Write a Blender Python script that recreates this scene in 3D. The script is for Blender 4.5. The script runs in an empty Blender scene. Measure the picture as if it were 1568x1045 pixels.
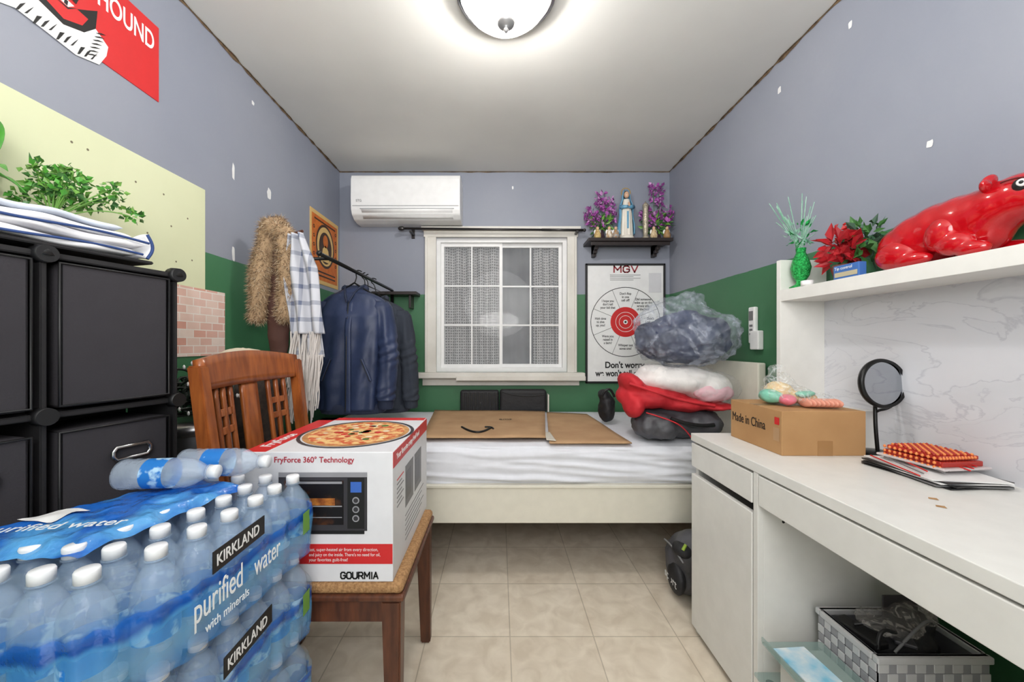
import bpy, bmesh, math, random
from mathutils import Vector, Matrix, Euler, noise
random.seed(7)
R=math.radians
scene=bpy.context.scene
COL=scene.collection
try:
    scene.view_settings.view_transform='Standard'
except Exception: pass

# ---------------------------------------------------------------- materials
def lin(c):
    o=[]
    for v in c[:3]:
        v=v/255.0
        o.append(v/12.92 if v<=0.04045 else ((v+0.055)/1.055)**2.4)
    return (o[0],o[1],o[2],1.0)
def mat(name,col,rough=.5,metal=0,col2=None,ns=20,bump=0,bs=60,alpha=1,emit=0,coat=0,det=4,stretch=None,contrast=None,spec=None,trans=0,sheen=0):
    m=bpy.data.materials.new(name); m.use_nodes=True
    nt=m.node_tree; b=nt.nodes['Principled BSDF']
    c1=lin(col)
    if col2 is None: col2=tuple(v*.98 for v in col)
    c2=lin(col2)
    tc=nt.nodes.new('ShaderNodeTexCoord')
    mp=nt.nodes.new('ShaderNodeMapping')
    if stretch: mp.inputs['Scale'].default_value=stretch
    nt.links.new(tc.outputs['Object'],mp.inputs['Vector'])
    n=nt.nodes.new('ShaderNodeTexNoise'); n.inputs['Scale'].default_value=ns; n.inputs['Detail'].default_value=det
    nt.links.new(mp.outputs[0],n.inputs['Vector'])
    r=nt.nodes.new('ShaderNodeValToRGB')
    lo,hi=contrast or (.35,.65)
    r.color_ramp.elements[0].position=lo; r.color_ramp.elements[1].position=hi
    r.color_ramp.elements[0].color=c1; r.color_ramp.elements[1].color=c2
    nt.links.new(n.outputs['Fac'],r.inputs[0])
    nt.links.new(r.outputs[0],b.inputs['Base Color'])
    b.inputs['Roughness'].default_value=rough; b.inputs['Metallic'].default_value=metal
    b.inputs['Alpha'].default_value=alpha
    if coat: b.inputs['Coat Weight'].default_value=coat
    if spec is not None: b.inputs['Specular IOR Level'].default_value=spec
    if trans: b.inputs['Transmission Weight'].default_value=trans
    if sheen: b.inputs['Sheen Weight'].default_value=sheen
    if emit:
        nt.links.new(r.outputs[0],b.inputs['Emission Color']); b.inputs['Emission Strength'].default_value=emit
    if bump:
        n2=nt.nodes.new('ShaderNodeTexNoise'); n2.inputs['Scale'].default_value=bs; n2.inputs['Detail'].default_value=5
        nt.links.new(mp.outputs[0],n2.inputs['Vector'])
        bp=nt.nodes.new('ShaderNodeBump'); bp.inputs['Strength'].default_value=bump; bp.inputs['Distance'].default_value=.01
        nt.links.new(n2.outputs['Fac'],bp.inputs['Height']); nt.links.new(bp.outputs[0],b.inputs['Normal'])
    return m
def N(nt,t,**k):
    n=nt.nodes.new(t)
    for a,v in k.items(): setattr(n,a,v)
    return n
def bsdf(m): return m.node_tree.nodes['Principled BSDF']

def wall_mat(name):
    m=mat(name,(133,139,160),.5); nt=m.node_tree; b=bsdf(m)
    g=N(nt,'ShaderNodeNewGeometry'); s=N(nt,'ShaderNodeSeparateXYZ'); nt.links.new(g.outputs['Position'],s.inputs[0])
    n=N(nt,'ShaderNodeTexNoise'); n.inputs['Scale'].default_value=1.6; n.inputs['Detail'].default_value=6
    nt.links.new(g.outputs['Position'],n.inputs['Vector'])
    def two(a,c):
        r=N(nt,'ShaderNodeValToRGB'); r.color_ramp.elements[0].position=.35; r.color_ramp.elements[1].position=.7
        r.color_ramp.elements[0].color=lin(a); r.color_ramp.elements[1].color=lin(c); nt.links.new(n.outputs['Fac'],r.inputs[0]); return r
    up=two((138,143,157),(147,151,163)); dn=two((58,112,76),(68,120,84))
    n3=N(nt,'ShaderNodeTexNoise'); n3.inputs['Scale'].default_value=14; nt.links.new(g.outputs['Position'],n3.inputs['Vector'])
    ma=N(nt,'ShaderNodeMath',operation='MULTIPLY_ADD'); ma.inputs[1].default_value=.006; ma.inputs[2].default_value=1.445
    nt.links.new(n3.outputs['Fac'],ma.inputs[0])
    lt=N(nt,'ShaderNodeMath',operation='LESS_THAN'); nt.links.new(s.outputs[2],lt.inputs[0]); nt.links.new(ma.outputs[0],lt.inputs[1])
    mx=N(nt,'ShaderNodeMixRGB'); nt.links.new(lt.outputs[0],mx.inputs[0]); nt.links.new(up.outputs[0],mx.inputs[1]); nt.links.new(dn.outputs[0],mx.inputs[2])
    nt.links.new(mx.outputs[0],b.inputs['Base Color'])
    n2=N(nt,'ShaderNodeTexNoise'); n2.inputs['Scale'].default_value=9; n2.inputs['Detail'].default_value=8
    nt.links.new(g.outputs['Position'],n2.inputs['Vector'])
    bp=N(nt,'ShaderNodeBump'); bp.inputs['Strength'].default_value=.2; bp.inputs['Distance'].default_value=.01
    nt.links.new(n2.outputs['Fac'],bp.inputs['Height']); nt.links.new(bp.outputs[0],b.inputs['Normal'])
    return m
def brick_mat(name,ax,c1,c2,mort,w,h,ms,off,ox=0,oy=0,rough=.4,vary=None,ns=7,tint=(1,.97,.93)):
    m=mat(name,c1,rough); nt=m.node_tree; b=bsdf(m)
    g=N(nt,'ShaderNodeNewGeometry'); s=N(nt,'ShaderNodeSeparateXYZ'); nt.links.new(g.outputs['Position'],s.inputs[0])
    a1=N(nt,'ShaderNodeMath',operation='ADD'); a1.inputs[1].default_value=ox; a2=N(nt,'ShaderNodeMath',operation='ADD'); a2.inputs[1].default_value=oy
    nt.links.new(s.outputs[ax[0]],a1.inputs[0]); nt.links.new(s.outputs[ax[1]],a2.inputs[0])
    c=N(nt,'ShaderNodeCombineXYZ'); nt.links.new(a1.outputs[0],c.inputs[0]); nt.links.new(a2.outputs[0],c.inputs[1])
    t=N(nt,'ShaderNodeTexBrick'); t.offset=off; t.inputs['Scale'].default_value=1
    t.inputs['Brick Width'].default_value=w; t.inputs['Row Height'].default_value=h; t.inputs['Mortar Size'].default_value=ms
    t.inputs['Color1'].default_value=lin(c1); t.inputs['Color2'].default_value=lin(c2); t.inputs['Mortar'].default_value=lin(mort)
    nt.links.new(c.outputs[0],t.inputs['Vector'])
    n=N(nt,'ShaderNodeTexNoise'); n.inputs['Scale'].default_value=ns; n.inputs['Detail'].default_value=10; n.inputs['Distortion'].default_value=.6
    nt.links.new(g.outputs['Position'],n.inputs['Vector'])
    r=N(nt,'ShaderNodeValToRGB'); r.color_ramp.elements[0].position=.35; r.color_ramp.elements[1].position=.65
    v=vary or (.86,1.0)
    r.color_ramp.elements[0].color=(v[0]*tint[0],v[0]*tint[1],v[0]*tint[2],1); r.color_ramp.elements[1].color=(v[1],v[1],v[1],1)
    nt.links.new(n.outputs['Fac'],r.inputs[0])
    mx=N(nt,'ShaderNodeMixRGB',blend_type='MULTIPLY'); mx.inputs[0].default_value=1
    nt.links.new(t.outputs['Color'],mx.inputs[1]); nt.links.new(r.outputs[0],mx.inputs[2]); nt.links.new(mx.outputs[0],b.inputs['Base Color'])
    return m

MWALL=wall_mat('wall_paint')
MCEIL=mat('ceiling_plaster',(222,221,217),.65,col2=(212,211,208),ns=1.5,bump=.2,bs=5)
MFLOOR=brick_mat('floor_tile',(0,1),(240,229,211),(232,220,201),(200,188,168),.31,.31,.0022,0,ox=-.041+3.1,oy=-1.405+3.1,rough=.3,vary=(.82,1.0),ns=13)
WHITE=mat('white_lacquer',(232,231,227),.35)
WHITEP=mat('white_plastic',(240,240,240),.4)
TRIM=mat('white_window_paint',(226,223,216),.45,col2=(212,208,200),ns=6)
BLACK=mat('black_plastic',(24,24,26),.45)
BLACKM=mat('black_metal',(18,18,18),.35,metal=.3)
CHROME=mat('chrome',(200,200,200),.2,metal=1)
WOOD=mat('cherry_wood',(158,88,40),.32,col2=(122,62,27),ns=9,stretch=(6,6,1),coat=.2)
WOODD=mat('dark_brown_wood',(104,60,38),.4,col2=(72,40,27),ns=9,stretch=(6,6,1))
CARD=mat('cardboard',(188,152,114),.8,col2=(176,140,103),ns=8)
CARD2=mat('shipping_cardboard',(184,142,96),.8,col2=(174,132,87),ns=8)
RED=mat('print_red',(206,38,40),.45)
WPRINT=mat('print_white',(238,238,238),.45)
BPRINT=mat('print_black',(20,20,20),.5)
GREY=mat('grey_print',(120,120,122),.5)

# ---------------------------------------------------------------- geometry helpers
def grp(name):
    e=bpy.data.objects.new(name,None); e.empty_display_size=.1; COL.objects.link(e); return e
def fin(name,bm,mats,parent=None,smooth=False):
    me=bpy.data.meshes.new(name); bm.normal_update(); bm.to_mesh(me); bm.free()
    if not isinstance(mats,(list,tuple)): mats=[mats]
    for m in mats: me.materials.append(m)
    if smooth:
        for p in me.polygons: p.use_smooth=True
    o=bpy.data.objects.new(name,me); COL.objects.link(o)
    if parent: o.parent=parent
    return o
def box(name,x0,x1,y0,y1,z0,z1,m,parent=None,bev=.002,rz=0,seg=2,piv=None):
    bm=bmesh.new(); bmesh.ops.create_cube(bm,size=1)
    S=Matrix.Diagonal((abs(x1-x0),abs(y1-y0),abs(z1-z0),1)); T=Matrix.Translation(((x0+x1)/2,(y0+y1)/2,(z0+z1)/2))
    bmesh.ops.transform(bm,matrix=T@S,verts=bm.verts)
    if bev: bmesh.ops.bevel(bm,geom=bm.edges[:],offset=bev,segments=seg,affect='EDGES',profile=.5)
    if rz:
        c=Vector(piv) if piv else Vector(((x0+x1)/2,(y0+y1)/2,0))
        bmesh.ops.transform(bm,matrix=Matrix.Translation(c)@Matrix.Rotation(R(rz),4,'Z')@Matrix.Translation(-c),verts=bm.verts)
    return fin(name,bm,m,parent)
def cyl(name,p0,p1,r0,r1,m,parent=None,seg=24,smooth=True):
    p0=Vector(p0);p1=Vector(p1);d=p1-p0
    bm=bmesh.new(); bmesh.ops.create_cone(bm,cap_ends=True,segments=seg,radius1=r0,radius2=r1,depth=d.length)
    q=d.to_track_quat('Z','Y').to_matrix().to_4x4()
    bmesh.ops.transform(bm,matrix=Matrix.Translation((p0+p1)/2)@q,verts=bm.verts)
    o=fin(name,bm,m,parent)
    if smooth:
        for p in o.data.polygons:
            if len(p.vertices)==4: p.use_smooth=True
    return o
def lathe(name,prof,loc,m,parent=None,seg=32,rot=None,sc=(1,1,1)):
    bm=bmesh.new(); rings=[]
    for r,z in prof:
        rings.append([bm.verts.new((r*math.cos(2*math.pi*i/seg),r*math.sin(2*math.pi*i/seg),z)) for i in range(seg)])
    for a,b in zip(rings,rings[1:]):
        for i in range(seg): bm.faces.new((a[i],a[(i+1)%seg],b[(i+1)%seg],b[i]))
    M=Matrix.Translation(loc)@(Euler(rot).to_matrix().to_4x4() if rot else Matrix())@Matrix.Diagonal((*sc,1))
    bmesh.ops.remove_doubles(bm,verts=bm.verts,dist=1e-5)
    bmesh.ops.transform(bm,matrix=M,verts=bm.verts)
    return fin(name,bm,m,parent,True)
def ell(name,loc,sc,m,parent=None,rot=None,sub=3):
    bm=bmesh.new(); bmesh.ops.create_icosphere(bm,subdivisions=sub,radius=1)
    M=Matrix.Translation(loc)@(Euler(rot).to_matrix().to_4x4() if rot else Matrix())@Matrix.Diagonal((*sc,1))
    bmesh.ops.transform(bm,matrix=M,verts=bm.verts)
    return fin(name,bm,m,parent,True)
def tube(name,pts,r,m,parent=None,cyc=False,smoothc=True,res=3):
    cu=bpy.data.curves.new(name,'CURVE'); cu.dimensions='3D'; cu.bevel_depth=r; cu.bevel_resolution=res; cu.use_fill_caps=True
    sp=cu.splines.new('NURBS' if smoothc else 'POLY'); sp.points.add(len(pts)-1)
    for i,p in enumerate(pts): sp.points[i].co=(*p,1)
    if smoothc: sp.order_u=3; sp.use_endpoint_u=True
    sp.use_cyclic_u=cyc
    cu.materials.append(m)
    o=bpy.data.objects.new(name,cu); COL.objects.link(o)
    if parent: o.parent=parent
    return o
def poly(name,pts,m,parent=None):
    bm=bmesh.new(); bm.faces.new([bm.verts.new(p) for p in pts]); return fin(name,bm,m,parent)
def disc(name,c,r,m,parent,ax='y',n=48,r_in=0,sc=(1,1)):
    bm=bmesh.new()
    def P(a,rr):
        u=rr*math.cos(a)*sc[0];v=rr*math.sin(a)*sc[1]
        return {'y':(c[0]+u,c[1],c[2]+v),'x':(c[0],c[1]+u,c[2]+v),'z':(c[0]+u,c[1]+v,c[2])}[ax]
    o=[bm.verts.new(P(2*math.pi*i/n,r)) for i in range(n)]
    if r_in:
        q=[bm.verts.new(P(2*math.pi*i/n,r_in)) for i in range(n)]
        for i in range(n): bm.faces.new((o[i],o[(i+1)%n],q[(i+1)%n],q[i]))
    else: bm.faces.new(o)
    return fin(name,bm,m,parent)
def text(name,s,loc,size,m,parent,rot=(90,0,0),al='LEFT',bold=0,sx=1,ext=.0003):
    cu=bpy.data.curves.new(name,'FONT'); cu.body=s; cu.size=size; cu.align_x=al; cu.align_y='CENTER'; cu.offset=bold; cu.extrude=ext
    cu.materials.append(m)
    o=bpy.data.objects.new(name,cu); COL.objects.link(o); o.location=loc; o.rotation_euler=[R(a) for a in rot]; o.scale=(sx,1,1)
    if parent: o.parent=parent
    return o
STK={'M':[[(0,0),(0,1),(.45,.35),(.9,1),(.9,0)]],'G':[[(.8,.8),(.6,1),(.2,1),(0,.8),(0,.2),(.2,0),(.6,0),(.8,.2),(.8,.5),(.45,.5)]],'V':[[(0,1),(.4,0),(.8,1)]],
 'O':[[(.2,0),(0,.2),(0,.8),(.2,1),(.6,1),(.8,.8),(.8,.2),(.6,0),(.2,0)]],'U':[[(0,1),(0,.2),(.2,0),(.6,0),(.8,.2),(.8,1)]],'R':[[(0,0),(0,1),(.55,1),(.75,.85),(.75,.6),(.55,.45),(0,.45)],[(.45,.45),(.8,0)]],
 'I':[[(.1,0),(.1,1)]],'A':[[(0,0),(.4,1),(.8,0)],[(.15,.33),(.65,.33)]]}
def strokes(name,s,loc,h,wt,m,parent,sx=1):
    # block lettering as flat ribbons on an XZ plane facing -Y
    bm=bmesh.new(); x=loc[0]; adv={'I':.42,'M':1.2}
    for ch in s:
        for pl in STK[ch]:
            for a,b in zip(pl,pl[1:]):
                A=Vector((x+a[0]*h*sx,loc[2]+a[1]*h)); B=Vector((x+b[0]*h*sx,loc[2]+b[1]*h)); d=(B-A).normalized(); n=Vector((-d.y,d.x))*wt/2; e=d*wt/2.6
                bm.faces.new([bm.verts.new((p.x,loc[1],p.y)) for p in (A-e-n,B+e-n,B+e+n,A-e+n)])
        x+=adv.get(ch,1.08)*h*sx
    return fin(name,bm,m,parent)
def grid(name,fn,nu,nv,m,parent=None,thick=0,sub=0,closeu=False):
    bm=bmesh.new(); V=[[bm.verts.new(fn(i/(nu),j/(nv))) for j in range(nv+1)] for i in range(nu+(0 if closeu else 1))]
    L=len(V)
    for i in range(nu):
        for j in range(nv):
            bm.faces.new((V[i][j],V[(i+1)%L][j],V[(i+1)%L][j+1],V[i][j+1]))
    o=fin(name,bm,m,parent,True)
    if thick:
        s=o.modifiers.new('s','SOLIDIFY'); s.thickness=thick; s.offset=0
    if sub:
        s=o.modifiers.new('u','SUBSURF'); s.levels=sub; s.render_levels=sub
    return o
_tex={}
def ctex(sc):
    if sc not in _tex:
        t=bpy.data.textures.new('clouds','CLOUDS'); t.noise_scale=sc; t.noise_depth=3; _tex[sc]=t
    return _tex[sc]
def blob(name,parts,m,parent=None,vox=.01,disp=0,ds=.08,smooth=4,disp2=0,ds2=.02):
    bm=bmesh.new()
    for p in parts:
        loc,sc=p[0],p[1]; rot=p[2] if len(p)>2 else None
        g=bmesh.ops.create_icosphere(bm,subdivisions=3,radius=1)
        M=Matrix.Translation(loc)@(Euler([R(a) for a in rot]).to_matrix().to_4x4() if rot else Matrix())@Matrix.Diagonal((*sc,1))
        bmesh.ops.transform(bm,matrix=M,verts=g['verts'])
    o=fin(name,bm,m,parent,True)
    r=o.modifiers.new('r','REMESH'); r.mode='VOXEL'; r.voxel_size=vox; r.use_smooth_shade=True
    if smooth:
        s=o.modifiers.new('s','SMOOTH'); s.iterations=smooth; s.factor=.6
    if disp:
        d=o.modifiers.new('d','DISPLACE'); d.texture=ctex(ds); d.strength=disp; d.mid_level=.5
    if disp2:
        d=o.modifiers.new('d2','DISPLACE'); d.texture=ctex(ds2); d.strength=disp2; d.mid_level=.5
    return o
def chain(p0,p1,r0,r1,n,flat=1):
    p0=Vector(p0);p1=Vector(p1);out=[]
    for i in range(n):
        t=i/(n-1); r=r0+(r1-r0)*t; out.append((tuple(p0.lerp(p1,t)),(r,r*flat,r)))
    return out
def fuzz(name,obj,n,L,w,mats,parent,down=.4):
    dg=bpy.context.evaluated_depsgraph_get(); dg.update()
    me=obj.evaluated_get(dg).to_mesh(); bm=bmesh.new(); vs=me.vertices
    for i in range(n):
        v=vs[random.randrange(len(vs))]; p=v.co+Vector([random.uniform(-.004,.004) for _ in range(3)]); d=(v.normal+Vector((random.uniform(-.6,.6),random.uniform(-.6,.6),random.uniform(-.6,.6)-down))).normalized()
        l=L*random.uniform(.5,1.2); s=d.cross(Vector((random.uniform(-1,1),random.uniform(-1,1),random.uniform(-1,1)))).normalized()*w
        f=bm.faces.new((bm.verts.new(p-s),bm.verts.new(p+s),bm.verts.new(p+d*l))); f.material_index=random.randrange(len(mats))
    return fin(name,bm,mats,parent)
def foliage(name,c,rad,n,size,mats,parent,asp=.5,root=None,up=0,shell=0,lim=None):
    bm=bmesh.new()
    for i in range(n):
        while True:
            q=Vector([random.uniform(-1,1) for _ in range(3)])
            if shell<q.length<1: break
        p=Vector((c[0]+q.x*rad[0],c[1]+q.y*rad[1],c[2]+q.z*rad[2]))
        d=Vector([random.uniform(-1,1) for _ in range(3)])+q*.8+Vector((0,0,up)); d.normalize()
        s=d.cross(Vector([random.uniform(-1,1) for _ in range(3)])).normalized(); nn=d.cross(s)
        l=size*random.uniform(.6,1.2); w=l*asp/2
        P_=[p,p+d*l*.45+s*w+nn*w*.4,p+d*l,p+d*l*.45-s*w+nn*w*.4,p+d*l*.5]
        if lim:
            for v in P_: v.x=min(max(v.x,lim[0]),lim[1]); v.y=min(v.y,lim[2])
        a,b,e,f,g=[bm.verts.new(v) for v in P_]
        k=random.randrange(len(mats))
        for fc in ((a,b,g),(b,e,g),(e,f,g),(f,a,g)):
            F=bm.faces.new(fc); F.material_index=k
    return fin(name,bm,mats,parent)
def leaf(name,base,tip,width,m,parent,droop=.03,side=None):
    base=Vector(base);tip=Vector(tip);d=tip-base; s=side and Vector(side).normalized() or d.cross(Vector((0,0,1))).normalized(); nn=s.cross(d.normalized())
    def f(u,v):
        w=math.sin(math.pi*min(1,u**.75))*width/2*(1 if u<.999 else 0); t=(v-.5)*2
        return base+d*u+s*w*t+nn*(abs(t)*w*.35)+Vector((0,0,1))*(math.sin(math.pi*u)*droop)
    return grid(name,f,12,6,m,parent,thick=.001)
def paint(parent,wall,a,b,h,w):
    pts=[]
    for i in range(9):
        t=2*math.pi*i/9+.3; r=random.uniform(.75,1.1); q=lambda c:math.copysign(abs(c)**.5,c)
        u=q(math.cos(t))*w/2*r; v=q(math.sin(t))*h/2*r
        pts.append({'L':(LX+.0015,a+u,b+v),'R':(RX-.0015,a+u,b+v),'B':(a+u,BY-.0015,b+v)}[wall])
    return poly('paint_chip',pts,WPRINT,parent)

# ---------------------------------------------------------------- room
LX,RX,BY,CZ,FY=-1.154,1.235,2.743,2.338,-.75
wl=box('wall_left',LX-.08,LX,FY,BY+.1,0,CZ,MWALL,bev=0)
wr=box('wall_right',RX,RX+.08,FY,BY+.1,0,CZ,MWALL,bev=0)
WX0,WX1,WZ0,WZ1=-.455,.495,.885,1.86
def holed(name,y0,y1,x0,x1,z0,z1,m):
    bm=bmesh.new()
    for (a,b,c,d) in ((LX,x0,0,CZ),(x1,RX,0,CZ),(x0,x1,0,z0),(x0,x1,z1,CZ)):
        if d-c<.001: continue
        g=bmesh.ops.create_cube(bm,size=1)
        bmesh.ops.transform(bm,matrix=Matrix.Translation(((a+b)/2,(y0+y1)/2,(c+d)/2))@Matrix.Diagonal((b-a,y1-y0,d-c,1)),verts=g['verts'])
    return fin(name,bm,m)
wb=holed('wall_back',BY,BY+.1,WX0,WX1,WZ0,WZ1,MWALL)
wf=holed('wall_front',FY-.08,FY,-.45,.45,0,2.03,MWALL)
box('floor',LX-.08,RX+.08,FY-.08,BY+.1,-.05,0,MFLOOR,bev=0)
ceil=box('ceiling',LX-.08,RX+.08,FY-.08,BY+.1,CZ,CZ+.05,MCEIL,bev=0)
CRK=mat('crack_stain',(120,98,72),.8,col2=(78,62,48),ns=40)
def crack(name,f,n,amp,side=0):
    bm=bmesh.new(); prev=None
    for i in range(n+1):
        p=f(i/n); w=.003+amp*max(0,noise.noise(Vector((i*.31,p[1],0)))+.3)
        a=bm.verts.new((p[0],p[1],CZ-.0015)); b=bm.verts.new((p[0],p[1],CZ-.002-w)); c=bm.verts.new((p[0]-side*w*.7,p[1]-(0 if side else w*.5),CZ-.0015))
        if prev: bm.faces.new((prev[0],a,b,prev[1])); bm.faces.new((prev[0],a,c,prev[2]))
        prev=(a,b,c)
    return fin(name,bm,CRK)
crack('trim_1',lambda t:(LX+.002,.3+t*(BY-.3),0),140,.012,-1)
crack('trim_2',lambda t:(RX-.002,.3+t*(BY-.3),0),140,.012,1)
crack('trim_3',lambda t:(LX+t*(RX-LX),BY-.002,0),90,.006,0)
for w,a,b,h,wd in (('L',1.644,1.835,.08,.018),('L',1.644,1.48,.075,.018),('L',1.90,1.838,.06,.035),('L',1.775,2.216,.022,.02)): paint(wl,w,a,b,h,wd)
for w,a,b,h,wd in (('R',1.33,2.209,.026,.016),('R',1.666,2.203,.03,.02),('R',1.085,1.66,.022,.018)): paint(wr,w,a,b,h,wd)
paint(wb,'B',.1,2.22,.025,.012); paint(wb,'B',.95,2.0,.02,.02)
PALE=mat('pale_lime_paint',(218,222,186),.6,col2=(212,216,179),ns=3)
box('painted_patch',LX,LX+.003,.15,1.484,1.30,1.69,PALE,wl,bev=0)
HOLE=mat('anchor_hole',(120,112,90),.8)
for y,z in ((1.02,1.63),(1.06,1.63),(1.2,1.6),(1.13,1.53),(1.3,1.6),(1.33,1.5),(1.24,1.45),(1.4,1.55),(1.35,1.38),(1.18,1.38),(.98,1.45),(1.42,1.4)):
    disc('anchor_hole',(LX+.0035,y,z),.0035,HOLE,wl,'x',8)
TILEM=brick_mat('stick_tile',(1,2),(222,168,152),(240,224,214),(242,236,230),.062,.03,.002,.5,rough=.3,vary=(.88,1))
box('backsplash_tile',LX,LX+.004,.9,1.59,1.04,1.30,TILEM,wl,bev=0)
box('baseboard_back',LX,RX,BY-.012,BY,0,.09,TRIM); box('baseboard_left',LX,LX+.012,FY,BY-.012,0,.09,TRIM); 
box('baseboard_right',RX-.012,RX,1.45,BY-.012,0,.09,TRIM,bev=.001)

# window
w=grp('window_1')
cx0,cx1,cz0,cz1=-.53,.558,.80,1.905
box('casing_left',cx0,WX0+.003,BY-.022,BY,.86,WZ1,TRIM,w); box('casing_right',WX1-.003,cx1,BY-.022,BY,.86,WZ1,TRIM,w)
box('casing_bead_l',cx0,cx0+.018,BY-.034,BY-.02,.886,WZ1,TRIM,w); box('casing_bead_r',cx1-.018,cx1,BY-.034,BY-.02,.886,WZ1,TRIM,w)
box('casing_head',cx0-.01,cx1+.01,BY-.026,BY,WZ1-.002,cz1+.02,TRIM,w)
box('head_lip',cx0-.025,cx1+.025,BY-.05,BY,cz1,cz1+.022,TRIM,w)
box('sill',cx0-.06,cx1+.05,BY-.08,BY+.018,.845,.885,TRIM,w,bev=.006)
box('sill_board',cx0+.23,cx1+.05,BY-.095,BY-.05,.83,.862,TRIM,w,bev=.004)
box('apron',cx0-.02,cx1+.02,BY-.02,BY,.79,.846,TRIM,w)
for a,b,c,d in ((WX0,WX0+.03,WZ0,WZ1),(WX1-.03,WX1,WZ0,WZ1),(WX0+.03,WX1-.03,WZ1-.03,WZ1),(WX0+.03,WX1-.03,WZ0,WZ0+.03)):
    box('frame',a,b,BY+.02,BY+.1,c,d,WHITEP,w,bev=0)
mid=.015
def sash(x0,x1,y):
    for a,b,c,d in ((x0,x0+.022,WZ0+.03,WZ1-.03),(x1-.022,x1,WZ0+.03,WZ1-.03),(x0+.022,x1-.022,WZ0+.03,WZ0+.055),(x0+.022,x1-.022,WZ1-.055,WZ1-.03)):
        box('sash_rail',a,b,y,y+.022,c,d,WHITEP,w,bev=0)
    m=(x0+x1)/2; box('muntin',m-.006,m+.006,y+.005,y+.016,WZ0+.05,WZ1-.05,WHITEP,w,bev=.001)
    for t in (1/3,2/3):
        z=WZ0+.055+(WZ1-WZ0-.11)*t; box('muntin',x0+.02,x1-.02,y+.006,y+.015,z-.006,z+.006,WHITEP,w,bev=.001)
sash(WX0+.03,mid+.01,BY+.045); sash(mid-.01,WX1-.03,BY+.07)
GL=mat('window_glass',(200,205,210),.03,alpha=.14)
box('glass_left',WX0+.05,mid,BY+.055,BY+.058,WZ0+.05,WZ1-.05,GL,w,bev=0); box('glass_right',mid,WX1-.05,BY+.08,BY+.083,WZ0+.05,WZ1-.05,GL,w,bev=0)
LACE=mat('lace_mesh',(150,148,148),.8); nt=LACE.node_tree
g_=N(nt,'ShaderNodeNewGeometry'); mp=N(nt,'ShaderNodeMapping'); mp.inputs['Scale'].default_value=(60,0,48); nt.links.new(g_.outputs['Position'],mp.inputs[0])
vo=N(nt,'ShaderNodeTexVoronoi'); vo.inputs['Scale'].default_value=1; vo.inputs['Randomness'].default_value=.15; nt.links.new(mp.outputs[0],vo.inputs['Vector'])
rr=N(nt,'ShaderNodeValToRGB'); rr.color_ramp.elements[0].position=.2; rr.color_ramp.elements[1].position=.42
rr.color_ramp.elements[0].color=lin((84,82,84)); rr.color_ramp.elements[1].color=lin((200,198,198)); nt.links.new(vo.outputs['Distance'],rr.inputs[0]); nt.links.new(rr.outputs[0],bsdf(LACE).inputs['Base Color'])
lc=grp('lace_curtain')
def lace(x0,x1,ph):
    grid('drape',lambda u,v:Vector((x0+(x1-x0)*u,BY+.145+.024*math.sin(u*(x1-x0)*70+ph)+.008*math.sin(u*40+v*3),.87+v*1.02)),90,10,LACE,lc)
lace(-.47,.0,0); lace(.265,.52,1.2)
SHEER=mat('sheer_dark',(138,138,142),.8,col2=(96,96,100),ns=4)
grid('sheer_panel',lambda u,v:Vector((-.01+.29*u,BY+.18+.006*math.sin(u*22),.87+v*1.02)),40,6,SHEER,lc)
tube('header_rod',[(-.5,BY+.19,1.9),(.55,BY+.19,1.9)],.006,BLACKM,lc,smoothc=False)
box('added_backdrop',-.7,.75,BY+.3,BY+.33,.6,2.1,mat('backdrop_dark',(70,70,74),.9),lc)  # added dark backdrop, keeps world light out of the window

# curtain rod
c=grp('curtain_rod'); ROD=mat('rod_pewter',(62,60,60),.35,metal=.6)
cyl('pole',(-.66,2.66,1.9),(.60,2.66,1.888),.008,.008,ROD,c); cyl('pole_inner',(.3,2.66,1.8907),(.59,2.66,1.888),.0095,.0095,ROD,c)
ell('finial',(-.685,2.66,1.9),(.024,.016,.016),ROD,c); ell('finial_end',(.60,2.66,1.888),(.012,.012,.012),ROD,c)
for x in (-.62,.55): box('bracket',x-.008,x+.008,2.65,BY,1.87,1.885,ROD,c); box('bracket_plate',x-.012,x+.012,BY-.006,BY,1.85,1.915,ROD,c)

# air conditioner
a=grp('air_conditioner'); X0,X1=-.994,-.262
prof_ac=[(BY-.001,2.235),(2.60,2.237),(2.555,2.225),(2.543,2.195),(2.540,2.07),(2.545,1.995),(2.56,1.965),(2.60,1.94),(2.66,1.93),(BY-.001,1.935)]
def acs(u,v):
    prof=prof_ac
    f=v*(len(prof)-1); i=min(int(f),len(prof)-2); t=f-i; p=prof[i];q=prof[i+1]
    return Vector((X0+(X1-X0)*u,p[0]+(q[0]-p[0])*t,p[1]+(q[1]-p[1])*t))
grid('shell',acs,2,36,WHITEP,a)
for xx in (X0,X1): poly('side_cap',[(xx,y,z) for y,z in prof_ac],WHITEP,a)
DG=mat('vent_grey',(165,167,170),.5)
box('seam',X0+.01,X1-.01,2.5385,2.545,2.016,2.0185,DG,a,bev=0)
grid('louver',lambda u,v:Vector((X0+.07+(X1-X0-.12)*u,2.540+.045*v,1.995-.05*v)),2,4,WHITEP,a,thick=.005)
box('louver_gap',X0+.06,X1-.04,2.540,2.56,1.996,2.0,DG,a,bev=0)
text('badge','STG',(-.96,2.5385,2.05),.022,GREY,a)

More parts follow.
